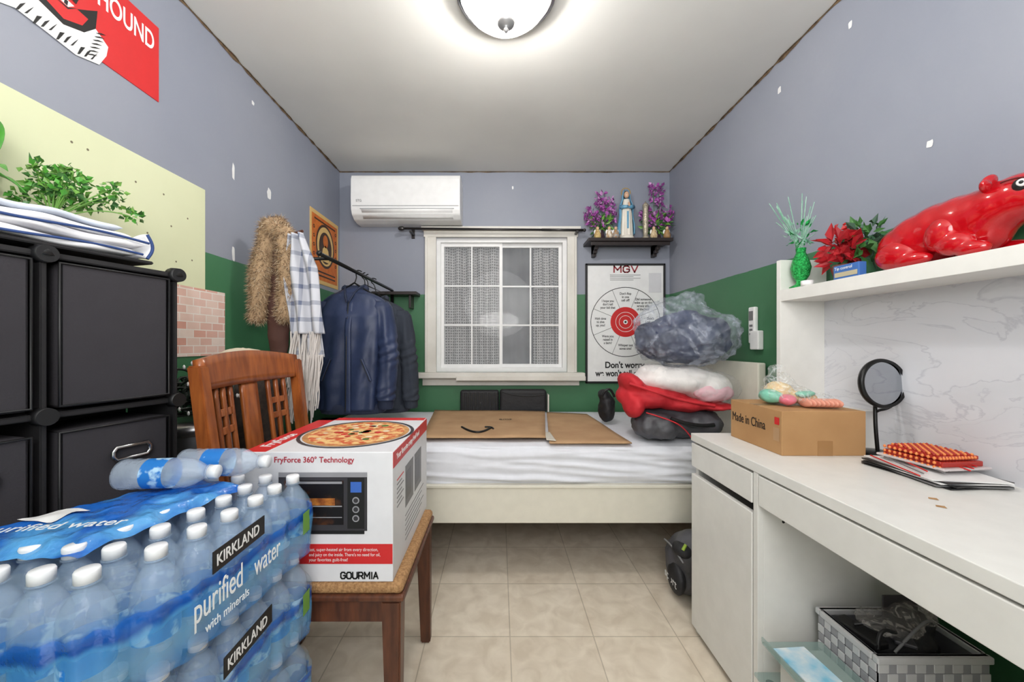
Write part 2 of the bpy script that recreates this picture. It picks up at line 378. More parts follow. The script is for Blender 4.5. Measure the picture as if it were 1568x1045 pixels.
# ceiling lamp
l=grp('ceiling_lamp'); LXc,LYc=.025,1.33
GLOW=mat('frosted_glass_glow',(250,246,238),.35,emit=.6,alpha=.62)
lathe('dome',[(.0,-.120),(.03,-.119),(.07,-.110),(.11,-.09),(.14,-.062),(.157,-.035),(.162,-.022)],(LXc,LYc,CZ),GLOW,l)
lathe('rim',[(.162,-.030),(.176,-.028),(.178,-.012),(.15,-.001),(0,-.0005)],(LXc,LYc,CZ),CHROME,l)
lathe('finial',[(0,-.158),(.006,-.156),(.009,-.148),(.006,-.142),(.014,-.138),(.027,-.132),(.033,-.122),(.03,-.117),(0,-.116)],(LXc,LYc,CZ),mat('brushed_nickel',(165,165,167),.45,metal=.5),l)

# ---------------------------------------------------------------- posters
p=grp('hound_poster'); x=LX+.004
box('sheet',LX,LX+.003,.82,1.282,1.905,2.155,RED,p,bev=0)
text('title','HOUND',(x,1.083,2.088),.084,WPRINT,p,rot=(90,0,90),bold=.0012,sx=.57)
def lp(n,pts,m,d=0): poly(n,[(x+d,a_,b_) for a_,b_ in pts],m,p)
FURR=mat('print_dark_red',(150,26,30),.5)
lp('muzzle_white',[(.84,1.86),(.9,1.885),(.96,1.88),(1.03,1.872),(1.09,1.89),(1.11,1.93),(1.115,1.96),(1.08,1.985),(1.05,1.95),(1.0,1.93),(.93,1.95),(.86,1.93)],WPRINT)
lp('face_dark',[(.86,1.93),(.93,1.95),(1.0,1.93),(1.05,1.95),(1.08,1.985),(1.085,2.04),(1.06,2.02),(1.02,1.99),(.96,2.04),(.88,2.03)],BPRINT,.0004)
lp('face_red',[(.87,1.945),(.95,1.965),(1.0,1.945),(1.045,1.965),(1.06,1.995),(1.02,2.0),(.96,2.055),(.88,2.04)],RED,.0008)
lp('ear_dark',[(.95,2.04),(1.03,2.01),(1.06,2.10),(1.0,2.15)],BPRINT,.0006)
lp('ear_white',[(.97,2.05),(1.025,2.025),(1.045,2.085),(1.0,2.12)],WPRINT,.0010)
lp('eye',[(.985,1.99),(1.01,1.985),(1.025,2.0),(1.0,2.004)],WPRINT,.0012)
lp('eye_line',[(.975,1.985),(1.01,1.979),(1.032,2.0),(1.01,1.984)],BPRINT,.0013)
lp('eye_pupil',[(1.0,1.988),(1.008,1.986),(1.01,2.0),(1.002,2.001)],BPRINT,.0016)
for i in range(11):
    y0=.9+i*.0165; s_=.006*math.sin(i*2.1); lp('fur_stroke',[(y0,1.882+s_),(y0+.006,1.886+s_),(y0+.02,1.915+s_),(y0+.009,1.903)],BPRINT,.0012)
for i in range(7):
    z0=1.895+i*.013; lp('fur_edge',[(1.055+.004*i,z0),(1.062+.004*i,z0+.002),(1.085+.004*i,z0+.016),(1.07+.004*i,z0+.011)],BPRINT,.0014)

p=grp('icon_poster'); OR=mat('poster_orange',(214,120,40),.5,col2=(196,96,30),ns=30); GOLD=mat('poster_gold',(228,190,120),.5); DK=mat('poster_dark',(66,44,28),.5)
box('sheet',LX,LX+.003,2.31,2.71,1.475,1.93,GOLD,p,bev=0)
box('field',LX,LX+.0036,2.33,2.69,1.5,1.905,OR,p,bev=0)
x=LX+.0042
disc('halo_ring',(x,2.51,1.73),.13,DK,p,'x',sc=(1,1.1)); disc('halo',(x+.0004,2.51,1.73),.115,GOLD,p,'x',sc=(1,1.1))
disc('dark_field',(x+.0008,2.51,1.72),.09,DK,p,'x',sc=(1,1.15)); disc('head',(x+.0012,2.51,1.765),.035,OR,p,'x',sc=(1,1.2))
poly('robe',[(x+.0012,2.45,1.63),(x+.0012,2.57,1.63),(x+.0012,2.55,1.71),(x+.0012,2.51,1.74),(x+.0012,2.47,1.71)],GOLD,p)
for z in (1.53,1.555,1.88): box('band',LX,LX+.0042,2.36,2.66,z-.006,z+.004,DK,p,bev=0)
for i in range(10): disc('scroll',(x,2.355+(i%2)*.31,1.6+i*.028),.012,DK,p,'x',12,.006)

p=grp('framed_poster'); px0,px1,pz0,pz1=.624,1.198,.805,1.668; y=BY-.02
for a_ in ((px0,px1,pz1-.014,pz1),(px0,px1,pz0,pz0+.014),(px0,px0+.014,pz0,pz1),(px1-.014,px1,pz0,pz1)): box('frame',a_[0],a_[1],y,BY,a_[2],a_[3],BLACK,p)
box('print',px0+.01,px1-.01,y+.008,BY,pz0+.01,pz1-.01,WPRINT,p,bev=0)
y=y+.007; cc=(.912,y,1.247)
strokes('title','MGV',(.83,y,1.606),.044,.010,mat('maroon',(150,40,50),.5),p,sx=1.25)
for i in range(4): box('subtitle',.80,.80+.22-.05*(i%2),y-.0005,y,1.585-i*.012,1.588-i*.012,GREY,p,bev=0)
box('stamp',1.08,1.17,y-.0005,y,1.46,1.6,mat('stamp_grey',(216,216,220),.5),p,bev=0)
disc('wheel_rim',cc,.252,BPRINT,p,'y',64,.2475); disc('red_disc',(cc[0],y-.0004,cc[2]),.108,RED,p); disc('ring_white',(cc[0],y-.0008,cc[2]),.072,WPRINT,p,'y',48,.069)
disc('ring_white2',(cc[0],y-.0008,cc[2]),.047,WPRINT,p,'y',48,.044); disc('centre',(cc[0],y-.0008,cc[2]),.016,WPRINT,p); disc('centre_dot',(cc[0],y-.0012,cc[2]),.008,BPRINT,p)
WM=["Don't flop\nin one\ncell off!","Did someone\nwake up on the\nwrong side\nof the bed?","Didn't\nI tell you\nthat?","What if you\nwere\nwrong?","Whisper out\nsome one!","Were you\nraised in\na barn?","High time\nto give\nup, you!","I hope you\ndon't tell\nyour kid that"]
for i in range(8):
    t=R(22.5+i*45); ct,st=math.cos(t),math.sin(t); d=.0012
    poly('spoke',[(cc[0]+.108*ct-d*st,y,cc[2]+.108*st+d*ct),(cc[0]+.108*ct+d*st,y,cc[2]+.108*st-d*ct),(cc[0]+.25*ct+d*st,y,cc[2]+.25*st-d*ct),(cc[0]+.25*ct-d*st,y,cc[2]+.25*st+d*ct)],BPRINT,p)
    t=R(90-i*45); text('wedge_text',WM[i],(cc[0]+.18*math.cos(t),y,cc[2]+.18*math.sin(t)),.024,BPRINT,p,al='CENTER',bold=.0004,sx=.85)
text('caption_1',"Don't worry,",(.912,y,.935),.062,BPRINT,p,al='CENTER',bold=.0018,sx=.9)
text('caption_2',"we won't tell anyone.",(.912,y,.875),.062,BPRINT,p,al='CENTER',bold=.0018,sx=.8)

# ---------------------------------------------------------------- wall shelves
BW=mat('espresso_board',(40,31,30),.4)
s=grp('wall_shelf'); box('board',-.88,-.57,BY-.13,BY,1.43,1.452,BW,s); box('bracket_a',-.84,-.825,BY-.1,BY,1.36,1.43,BW,s); box('bracket_b',-.63,-.615,BY-.1,BY,1.34,1.43,BW,s)
s=grp('wall_shelf'); box('board',.61,1.185,BY-.17,BY,1.79,1.812,BW,s); box('edge_rail',.63,1.17,BY-.155,BY-.145,1.765,1.79,BW,s)
for xx in (.68,1.11):
    for j in range(4): box('bracket_step',xx-.012,xx+.012,BY-.14+j*.03,BY,1.765-j*.018,1.79,BW,s)
SZ=1.812
v=grp('virgin_mary_statue'); VB=mat('statue_blue',(120,176,206),.4,col2=(96,156,192),ns=12); VW=mat('statue_white',(232,226,214),.4); SK=mat('statue_skin',(222,180,150),.5); GD=mat('gold_paint',(205,165,70),.35,metal=.6)
vx,vy=.895,2.66
lathe('pedestal',[(0,0),(.052,0),(.055,.012),(.046,.03),(.04,.034),(0,.034)],(vx,vy,SZ),VW,v)
def robe(u,vv):
    t=u*2*math.pi; r=(.043-.010*vv-.012*max(0,vv-.6)/.4)*(1+.09*math.sin(9*t)*(1-vv)); return Vector((vx+r*math.cos(t),vy+.8*r*math.sin(t),SZ+.03+vv*.26))
grid('robe',robe,54,16,VW,v,closeu=True)
def mantle(u,vv):
    t=math.pi*(-.18+1.36*u); w=[.056,.058,.056,.05,.046,.048,.044,.03,.026,.012]; f=vv*9;i=min(int(f),8);r=w[i]+(w[i+1]-w[i])*(f-i)
    r*=1+.05*math.sin(u*30)*(1-vv); return Vector((vx+r*math.cos(t),vy+.008+.85*r*math.sin(t),SZ+.045+vv*.315))
grid('mantle',mantle,40,27,VB,v,thick=.004)
ell('head',(vx,vy-.004,SZ+.322),(.018,.02,.024),SK,v); ell('hair',(vx,vy+.006,SZ+.328),(.021,.02,.025),mat('hair_brown',(90,60,40),.6),v)
ell('nose',(vx,vy-.025,SZ+.32),(.002,.003,.004),SK,v)
for sx in (-1,1):
    ell('eye',(vx+sx*.007,vy-.0225,SZ+.326),(.002,.001,.0012),BPRINT,v)
    cyl('arm',(vx+sx*.042,vy-.01,SZ+.235),(vx+sx*.006,vy-.05,SZ+.225),.016,.009,VB,v); ell('hand',(vx+sx*.003,vy-.056,SZ+.24),(.004,.006,.018),SK,v,rot=(R(-20),0,0))
box('sash',vx-.006,vx+.006,vy-.034,vy-.028,SZ+.08,SZ+.2,VB,v)
disc('halo',(vx,vy+.012,SZ+.345),.034,GD,v,'y',32,.029)
GRN=mat('leaf_green',(60,110,50),.5); GRN2=mat('leaf_green_light',(110,160,70),.5); PUR=mat('petal_purple',(170,84,168),.5); PUR2=mat('petal_lilac',(206,150,206),.5); PUR3=mat('petal_plum',(120,50,120),.5)
for (fx,lo_,hi_) in ((.715,.60,.825),(1.11,.975,1.222)):
    f=grp('orchid_bouquet'); fy=2.68; lm=(lo_,hi_,BY-.006)
    lathe('vase',[(0,0),(.028,0),(.034,.03),(.026,.06),(.022,.075),(.027,.085)],(fx,fy,SZ),mat('vase_ceramic',(70,50,60),.3),f)
    foliage('leaves',(fx,fy-.01,SZ+.12),(.09,.04,.07),90,.055,[GRN,GRN2],f,asp=.4,up=.3,lim=lm)
    for i in range(8):
        ax=min(max(fx-.10+.2*i/7+random.uniform(-.015,.015),lo_+.02),hi_-.02); ay=fy+random.uniform(-.04,.01); az=SZ+random.uniform(.17,.28)+(.10 if i in (3,4,5) else 0)
        tube('stem',[(fx,fy,SZ+.07),((fx+ax)/2,ay,SZ+.16),(ax,ay,az)],.0018,GRN,f)
        foliage('blossom',(ax,ay,az-.02),(.026,.02,.055),34,.032,[PUR,PUR2,PUR3,PUR],f,asp=.8,lim=lm)
    foliage('blossom_low',(fx,fy-.04,SZ+.13),(.07,.02,.04),34,.034,[PUR,PUR2,PUR3],f,asp=.8,lim=lm)
cd=grp('candlestick'); lathe('body',[(0,0),(.024,0),(.024,.01),(.014,.02),(.017,.05),(.02,.13),(.018,.2),(.02,.235),(.012,.245),(.005,.25),(0,.262)],(1.01,2.61,SZ),mat('antique_silver',(190,180,160),.3,metal=.6,bump=.6,bs=90),cd)
for (fx,cl) in ((.675,(210,190,130)),(.755,(232,226,216)),(.80,(150,170,190)),(1.06,(222,205,170)),(1.15,(150,120,90))):
    fg=grp('saint_figurine'); fm=mat('figurine',cl,.5,col2=(170,130,80),ns=60); fyy=2.592
    lathe('body',[(0,0),(.022,0),(.024,.02),(.016,.045),(.013,.055),(.009,.06),(0,.06)],(fx,fyy,SZ),fm,fg,seg=16); ell('head',(fx,fyy,SZ+.069),(.011,.011,.012),SK,fg,sub=2)
    ell('wing',(fx+.014,fyy+.008,SZ+.045),(.01,.005,.018),WPRINT,fg,sub=2); ell('wing_b',(fx-.014,fyy+.008,SZ+.045),(.01,.005,.018),WPRINT,fg,sub=2)

# ---------------------------------------------------------------- bed
b=grp('bed'); BY0=1.742
CREAM=mat('bed_white',(230,226,212),.4)
box('side_rail',-1.0,1.19,BY0,BY0+.025,.262,.433,CREAM,b); box('rail_lip',-1.0,1.19,BY0-.008,BY0+.03,.425,.437,CREAM,b)
box('back_rail',-1.0,1.19,2.69,2.71,.262,.433,CREAM,b)
box('footboard',-1.04,-1.0,BY0-.01,2.71,.1,.6,CREAM,b,bev=.006)
box('headboard',1.185,1.222,BY0-.01,2.71,.1,1.0,CREAM,b,bev=.006)
for xx in (-1.02,1.2):
    for yy in (BY0+.01,2.68): box('leg',xx-.02,xx+.02,yy-.02,yy+.02,0,.3,CREAM,b)
for i in range(10): xx=-.9+i*.22; box('slat',xx-.035,xx+.035,BY0+.03,2.69,.35,.37,WOOD,b)
SHEET=mat('white_sheet',(230,232,240),.75,bump=.15,bs=15)
def matt(u,v):
    x_=-.98+2.14*v
    pr=[(2.68,.40),(2.68,.60),(2.66,.612),(2.2,.613),(1.81,.612),(1.775,.605),(1.757,.585),(1.752,.53),(1.752,.46),(1.765,.435),(1.80,.41),(1.9,.40)]
    f=u*(len(pr)-1); i=min(int(f),len(pr)-2); t=f-i; Y=pr[i][0]+(pr[i+1][0]-pr[i][0])*t; Z=pr[i][1]+(pr[i+1][1]-pr[i][1])*t
    if Y<1.82:
        a_=noise.noise(Vector((x_*2.2,Z*38+x_*2.5,0)))*.020+noise.noise(Vector((x_*6,Z*50,5)))*.008
        Y-=max(-.004,a_)*1.0
    else: Z+=noise.noise(Vector((x_*5,Y*5,1)))*.003*(1 if Z>.5 else 0)
    return Vector((x_,Y,Z))
grid('mattress',matt,110,160,SHEET,b)
cb=grp('cardboard_sheet')
def flat(name,pts,z0,th,m,par,wob=.004,n=14):
    P=[Vector(q) for q in pts]
    def f(u,v):
        q=(P[0].lerp(P[1],u)).lerp(P[3].lerp(P[2],u),v); return Vector((q.x,q.y,z0+wob*noise.noise(Vector((q.x*4,q.y*4,3)))+wob))
    return grid(name,f,n,n,m,par,thick=th)
flat('panel',[(-.375,1.83,0),(.225,1.83,0),(.31,2.55,0),(-.44,2.6,0)],.630,.005,CARD,cb)
poly('crease',[(-.36,2.16,.6425),(.26,2.16,.6425),(.26,2.165,.6425),(-.36,2.165,.6425)],CARD2,cb)
tube('smile_print',[(-.20,2.04,.640),(-.15,1.93,.640),(-.08,1.91,.640),(-.045,2.02,.640)],.006,BPRINT,cb,res=1)
tube('smile_tip',[(-.075,2.04,.640),(-.04,2.055,.640),(-.03,2.0,.640)],.005,BPRINT,cb,res=1)
text('print_mark','amt',(.0,2.25,.641),.05,BPRINT,cb,rot=(0,0,0))
cb=grp('cardboard_sheet')
flat('panel',[(.235,1.765,0),(.62,1.765,0),(.58,2.5,0),(.325,2.58,0)],.621,.005,CARD,cb,wob=.003)
flat('flap',[(.225,1.79,0),(.268,1.775,0),(.262,1.95,0),(.232,1.95,0)],.632,.002,mat('packing_tape',(222,214,200),.3),cb,wob=.001)
fs=grp('folding_floor_chair'); FAB=mat('black_fabric',(28,28,32),.6,bump=.3,bs=30)
box('back_left',-.27,.0,2.63,2.69,.615,.765,FAB,fs,bev=.015,seg=4); box('back_right',.005,.33,2.61,2.68,.615,.772,FAB,fs,bev=.02,seg=4)
for i in range(9): box('rib',-.25+i*.028,-.238+i*.028,2.624,2.632,.63,.75,BLACK,fs)
tube('seam',[(.02,2.607,.76),(.15,2.605,.71),(.31,2.607,.74)],.003,BLACK,fs)
box('edge_white',.335,.345,2.6,2.66,.615,.74,TRIM,fs)

# bags on the bed
NAVY=mat('navy_cloth',(46,56,90),.8,col2=(32,38,62),ns=6,bump=.4,bs=14)
def plast(name,col,lo,hi,ns=9,r0=.50,r1=.60,bs=16):
    m=mat(name,col,.12,bump=.8,bs=bs); nt=m.node_tree
    n=N(nt,'ShaderNodeTexNoise'); n.inputs['Scale'].default_value=ns; n.inputs['Detail'].default_value=8; n.inputs['Distortion'].default_value=2.5
    tc=N(nt,'ShaderNodeTexCoord'); nt.links.new(tc.outputs['Object'],n.inputs['Vector'])
    r=N(nt,'ShaderNodeValToRGB'); r.color_ramp.elements[0].position=r0; r.color_ramp.elements[1].position=r1
    r.color_ramp.elements[0].color=(lo,)*3+(1,); r.color_ramp.elements[1].color=(hi,)*3+(1,); nt.links.new(n.outputs['Fac'],r.inputs[0]); nt.links.new(r.outputs[0],bsdf(m).inputs['Alpha'])
    return m
PLAS=plast('clear_plastic_crinkle',(205,212,228),.15,.42,ns=7,r0=.48,r1=.64)
g=grp('clothes_bag')
blob('clothes',[((.95,1.95,1.09),(.235,.17,.105)),((.84,1.94,1.13),(.13,.13,.09)),((1.04,1.94,1.13),(.13,.13,.10)),((.93,1.94,1.18),(.15,.12,.07))],NAVY,g,.012,.05,.12,disp2=.012,ds2=.04)
blob('plastic',[((.95,1.93,1.10),(.262,.19,.130)),((.90,1.93,1.20),(.20,.16,.12)),((1.06,1.93,1.15),(.145,.16,.11)),((.96,1.93,1.27),(.10,.09,.07))],PLAS,g,.008,.07,.11,2,disp2=.040,ds2=.035)
g=grp('pillow_bag'); PIL=mat('pillow_white',(236,232,230),.7,bump=.2,bs=12)
blob('pillow',[((.90,1.93,.905),(.22,.17,.07)),((1.02,1.91,.875),(.13,.15,.085)),((.79,1.92,.94),(.08,.11,.045))],PIL,g,.012,.03,.14)
blob('pink_cloth',[((1.02,1.80,.855),(.10,.045,.045))],mat('pink_cloth',(232,186,196),.8),g,.01,.02,.05)
blob('plastic',[((.90,1.93,.905),(.235,.18,.082)),((1.03,1.89,.875),(.145,.165,.092)),((.77,1.92,.94),(.09,.12,.05))],plast('clear_plastic_thin',(240,240,242),.06,.25),g,.010,.04,.09,2,disp2=.02,ds2=.03)
g=grp('red_jacket'); RC=mat('red_cloth',(206,40,50),.7,col2=(184,30,42),ns=8,bump=.2,bs=14)
blob('folds',[((.77,1.92,.83),(.17,.14,.07)),((.93,1.9,.795),(.19,.13,.04)),((.67,1.90,.89),(.07,.12,.045),(0,35,0)),((1.05,1.81,.785),(.085,.07,.025)),((.66,1.86,.79),(.045,.08,.07))],RC,g,.009,.035,.14,8,disp2=.008,ds2=.05)
tube('fold_line',[(.62,1.80,.90),(.74,1.775,.86),(.86,1.765,.82),(1.0,1.755,.80)],.007,RC,g)
g=grp('duffel_bag'); GC=mat('charcoal_nylon',(84,84,90),.5,col2=(66,66,71),ns=10,bump=.3,bs=25)
blob('body',[((.86,1.90,.70),(.20,.13,.075)),((.77,1.86,.685),(.11,.12,.068)),((.98,1.88,.70),(.12,.12,.07))],GC,g,.01,.035,.09,disp2=.018,ds2=.04)
tube('piping',[(.70,1.80,.76),(.78,1.755,.74),(.86,1.75,.70),(.90,1.755,.64)],.003,RC,g)
tube('strap',[(.80,1.76,.74),(.90,1.745,.70),(1.0,1.76,.71)],.009,BLACK,g)
g=grp('handbag'); blob('body',[((.64,2.25,.715),(.05,.06,.09)),((.62,2.25,.78),(.03,.05,.04))],FAB,g,.01,.03,.06); tube('handle',[(.60,2.20,.79),(.61,2.19,.82),(.65,2.19,.83),(.67,2.20,.78)],.007,BLACK,g)
g=grp('backpack'); blob('body',[((.81,1.64,.14),(.08,.10,.13)),((.81,1.60,.20),(.075,.08,.10))],GC,g,.01,.015,.05); blob('pocket',[((.75,1.60,.10),(.03,.06,.07))],FAB,g,.008); blob('top_pocket',[((.77,1.58,.23),(.045,.05,.035))],FAB,g,.008)
tube('zip_pull',[(.76,1.54,.27),(.745,1.535,.25)],.006,mat('neon_trim',(150,180,60),.5),g); tube('zip',[(.735,1.68,.22),(.73,1.6,.24),(.745,1.53,.2)],.004,GREY,g); text('tag','sport',(.722,1.65,.10),.05,WPRINT,g,rot=(90,0,-90))

# ---------------------------------------------------------------- desk
d=grp('desk')
box('top',.726,1.225,.38,1.433,.722,.75,WHITE,d,bev=.002)
box('cabinet_side_far',.745,1.22,1.415,1.433,0,.722,WHITE,d,bev=.001); box('cabinet_side_near',.745,1.22,1.066,1.084,0,.722,WHITE,d,bev=.001)
box('cabinet_floor',.75,1.22,1.084,1.415,.05,.07,WHITE,d,bev=.001); box('cabinet_back',1.205,1.22,1.084,1.415,0,.722,WHITE,d,bev=.001)
box('drawer_box',.75,1.18,1.09,1.41,.63,.71,WHITE,d,bev=.001)
box('drawer_front',.727,.745,1.09,1.43,.628,.714,WHITE,d); box('door',.727,.745,1.09,1.43,.03,.60,WHITE,d)
box('side_strip',.728,.745,1.066,1.084,0,.722,WHITE,d,bev=.001)
box('wide_drawer_front',.727,.745,.41,1.062,.632,.716,WHITE,d); box('wide_drawer_box',.75,1.15,.42,1.06,.645,.71,WHITE,d,bev=.001)
box('end_panel',.735,1.22,.38,.40,0,.722,WHITE,d,bev=.001); box('back_panel',1.20,1.215,.40,1.066,.35,.722,WHITE,d,bev=.001)
cyl('dowel_hole',(.80,1.0655,.585),(.80,1.0645,.585),.004,.004,BPRINT,d,12)
for q in ((.93,.82),(.90,.78)): poly('worn_mark',[(q[0],q[1],.7505),(q[0]+.012,q[1]-.01,.7505),(q[0]+.02,q[1]+.002,.7505),(q[0]+.008,q[1]+.008,.7505)],CARD2,d)
box('hutch_side_far',1.05,1.222,1.413,1.433,.75,1.40,WHITE,d,bev=.001); box('hutch_side_near',1.05,1.222,.38,.40,.75,1.40,WHITE,d,bev=.001)
box('hutch_shelf',1.05,1.222,.40,1.413,1.245,1.287,WHITE,d,bev=.001)
MAR=mat('marble_film',(222,222,226),.35); nt=MAR.node_tree
g_=N(nt,'ShaderNodeNewGeometry'); mpp=N(nt,'ShaderNodeMapping'); mpp.inputs['Rotation'].default_value=(R(35),0,0); mpp.inputs['Scale'].default_value=(1,1.0,2.2); nt.links.new(g_.outputs['Position'],mpp.inputs[0])
n=N(nt,'ShaderNodeTexNoise'); n.inputs['Scale'].default_value=2.6; n.inputs['Detail'].default_value=6; n.inputs['Distortion'].default_value=.9; n.inputs['Roughness'].default_value=.5; nt.links.new(mpp.outputs[0],n.inputs['Vector'])
r=N(nt,'ShaderNodeValToRGB'); cr=r.color_ramp; cr.elements[0].position=.30; cr.elements[0].color=lin((220,220,226)); cr.elements[1].position=.70; cr.elements[1].color=lin((212,213,220))
for p_,c_ in ((.485,(217,218,224)),(.497,(196,197,205)),(.503,(215,216,222)),(.575,(212,213,219)),(.582,(200,201,209)),(.588,(213,214,220))):
    e=cr.elements.new(p_); e.color=lin(c_)
nt.links.new(n.outputs['Fac'],r.inputs[0]); nt.links.new(r.outputs[0],bsdf(MAR).inputs['Base Color'])
box('marble_back',1.214,1.222,.40,1.413,.75,1.245,MAR,d,bev=0)
box('desk_riser',1.12,1.213,1.22,1.40,.75,.87,WHITE,d,bev=.001)

c=grp('cardboard_box'); box('carton',.848,1.10,1.135,1.385,.75,.884,CARD2,c,bev=.002)
TAPE=mat('brown_tape',(168,126,82),.3)
box('tape_top',.848,1.10,1.235,1.285,.8835,.8845,TAPE,c,bev=0); box('tape_front',.955,1.0,1.1343,1.1355,.75,.795,TAPE,c,bev=0); box('flap_line',.848,1.10,1.259,1.261,.884,.8848,BPRINT,c,bev=0)
text('print','Made in China',(.8470,1.375,.826),.043,BPRINT,c,rot=(90,0,-90),bold=0,sx=.68)
poly('label_red',[(.8472,1.165,.84),(.8472,1.145,.84),(.8472,1.145,.862),(.8472,1.165,.862)],RED,c)
poly('label',[(.8472,1.17,.79),(.8472,1.145,.79),(.8472,1.145,.83),(.8472,1.17,.83)],CARD,c)
s=grp('snack_bag'); 
blob('pastry',[((.945,1.28,.925),(.04,.045,.036)),((1.00,1.25,.91),(.04,.04,.022))],mat('pastry_cream',(236,214,170),.6,col2=(226,190,140),ns=50),s,.006,.012,.03)
for i in range(8): ell('wafer',(.965+i*.012,1.195-.002*i,.901),(.005,.03,.014),mat('wafer_pink',(226,156,134),.6),s,sub=2)
blob('green_wrapper',[((.91,1.27,.912),(.028,.045,.024)),((.985,1.22,.925),(.03,.02,.012))],mat('mint_wrapper',(130,200,176),.3),s,.005,.01,.03)
blob('pink_wrapper',[((.93,1.22,.907),(.025,.025,.018))],mat('pink_wrapper',(226,120,140),.3),s,.005,.01,.03)
blob('plastic',[((.955,1.26,.92),(.07,.08,.036)),((1.02,1.22,.906),(.05,.05,.022)),((.94,1.27,.955),(.045,.045,.035)),((.925,1.28,.99),(.016,.016,.022)),((.94,1.275,1.005),(.022,.012,.01))],plast('clear_wrap',(235,240,240),.08,.36,30,bs=40),s,.005,.02,.04,1,disp2=.012,ds2=.015)
m=grp('vanity_mirror'); mx_,my_=1.15,1.15
lathe('base',[(0,0),(.045,0),(.047,.004),(.043,.009),(.01,.013),(0,.013)],(mx_,my_,.75),BLACKM,m)
MA=4
rot=(R(86),0,R(MA)); cm=(mx_+.004,my_-.01,.967)
ux,uy=math.cos(R(MA)),math.sin(R(MA))
tube('stem',[(mx_,my_,.76),(mx_-.002,my_+.004,.82),(mx_+.004,my_+.012,.87),(mx_+.008,my_+.016,.905)],.005,BLACKM,m)
yk=[]
for i in range(9):
    t=R(-90+ i*11.25); yk.append((cm[0]+.083*math.cos(t)*ux,cm[1]+.012+.083*math.cos(t)*uy,.967+.083*math.sin(t)))
tube('yoke',[(mx_+.008,my_+.016,.875)]+yk[0:],.004,BLACKM,m); tube('yoke_b',[(2*cm[0]-q[0],q[1],q[2]) for q in yk],.004,BLACKM,m) if False else None
ell('pivot',(cm[0]+.080*ux,cm[1]+.080*uy,.967),(.008,.010,.008),BLACKM,m)
lathe('rim',[(.064,-.008),(.072,-.008),(.075,0),(.072,.008),(.064,.006)],cm,BLACKM,m,rot=rot,seg=48)
lathe('rim_back',[(0,-.007),(.068,-.007)],cm,BLACK,m,rot=rot,seg=48)
lathe('glass',[(0,.003),(.066,.003)],cm,mat('mirror_silver',(180,183,188),.06,metal=1),m,rot=rot,seg=48)
g=grp('paper_stack'); 
for i,(a_,cmm) in enumerate(((4,BLACK),(-6,GREY),(8,BLACK),(-3,WPRINT),(2,BLACK),(-9,WPRINT))):
    box('sheet',1.025,1.185,.87,1.07,.751+i*.003,.7535+i*.003,cmm,g,bev=0,rz=a_)
for i in range(9): tube('loose_straw',[(1.0+.02*i,.90+.01*(i%3),.772+.002*i),(1.04+.018*i,1.06-.02*(i%4),.774+.002*i)],.0018,random.choice([BLACK,GREY,RED]),g,res=1)
g=grp('beaded_box'); BR=mat('lacquer_red',(176,44,34),.35); WT=mat('clear_tray',(210,200,200),.2)
box('tray',1.06,1.195,.915,1.065,.778,.784,WT,g,rz=6); box('tray_box',1.07,1.185,.925,1.055,.784,.797,BR,g,rz=6); box('lid',1.075,1.18,.93,1.05,.799,.809,BR,g,rz=6)
BO=mat('bead_orange',(236,140,76),.35)
for i in range(12):
    for j in range(3):
        ell('bead',(1.078+.0088*i,.925+.0009*i,.783+.011*j),(.0038,.0038,.0048),BO if j!=1 else BR,g,sub=1)
    for j in range(10): 
        ell('bead_top',(1.080+.0085*i,.940+.011*j,.811),(.0038,.0038,.004),BO if (i+j)%2 else BR,g,sub=1)
for i in range(10):
    for j in range(3): ell('bead_side',(1.069-.0008*i,.930+.0125*i,.783+.011*j),(.0038,.0038,.0048),BO,g,sub=1)

HZ=1.287
g=grp('glitter_vase_plant'); GG=mat('green_glitter',(50,200,100),.2,metal=.5,col2=(20,130,55),ns=160,bump=.8,bs=200)
lathe('vase',[(0,0),(.032,0),(.035,.006),(.016,.016),(.013,.024),(.025,.045),(.031,.075),(.024,.105),(.014,.13),(.016,.145)],(1.092,1.370,HZ),GG,g,seg=20)
SG=mat('frosted_sprig',(170,205,190),.5,col2=(110,170,140),ns=40)
for i in range(22):
    a_=random.uniform(-1.2,.5); b2=random.uniform(-.7,.4); e_=(1.095+a_*.085,1.375+b2*.06,HZ+random.uniform(.22,.36))
    tube('sprig',[(1.092,1.370,HZ+.13),(1.095+a_*.03,1.375+b2*.02,HZ+.20),e_],.0013,SG,g,res=1)
foliage('glitter_leaves',(1.08,1.365,HZ+.19),(.045,.025,.045),60,.03,[GG,SG],g,asp=.35)
g=grp('napkin_ring'); lathe('ring',[(.012,0),(.018,0),(.018,.018),(.012,.018)],(1.066,1.31,HZ),WHITEP,g,seg=20)
g=grp('poinsettia_plant'); PR=mat('poinsettia_red',(150,16,28),.5,col2=(185,28,38),ns=30)
lathe('pot',[(0,0),(.02,0),(.026,.05),(.024,.055),(0,.05)],(1.11,1.225,HZ),mat('pot_brown',(110,70,60),.5),g,seg=20)
foliage('bracts',(1.115,1.225,HZ+.10),(.05,.04,.05),80,.055,[PR],g,asp=.55,lim=(1.02,1.226,9)); foliage('leaves',(1.165,1.205,HZ+.12),(.04,.05,.07),90,.045,[GRN,GRN,mat('moss',(80,110,90),.6)],g,asp=.45,lim=(1.02,1.226,9))
foliage('berries',(1.105,1.23,HZ+.16),(.02,.02,.035),14,.02,[RED],g,asp=.9)
g=grp('card_box'); BL=mat('card_blue',(64,110,180),.4)
box('body',1.055,1.078,1.11,1.195,HZ,HZ+.042,BL,g); box('stripe',1.0542,1.0555,1.115,1.19,HZ+.006,HZ+.02,mat('card_tan',(190,180,150),.4),g,bev=0)
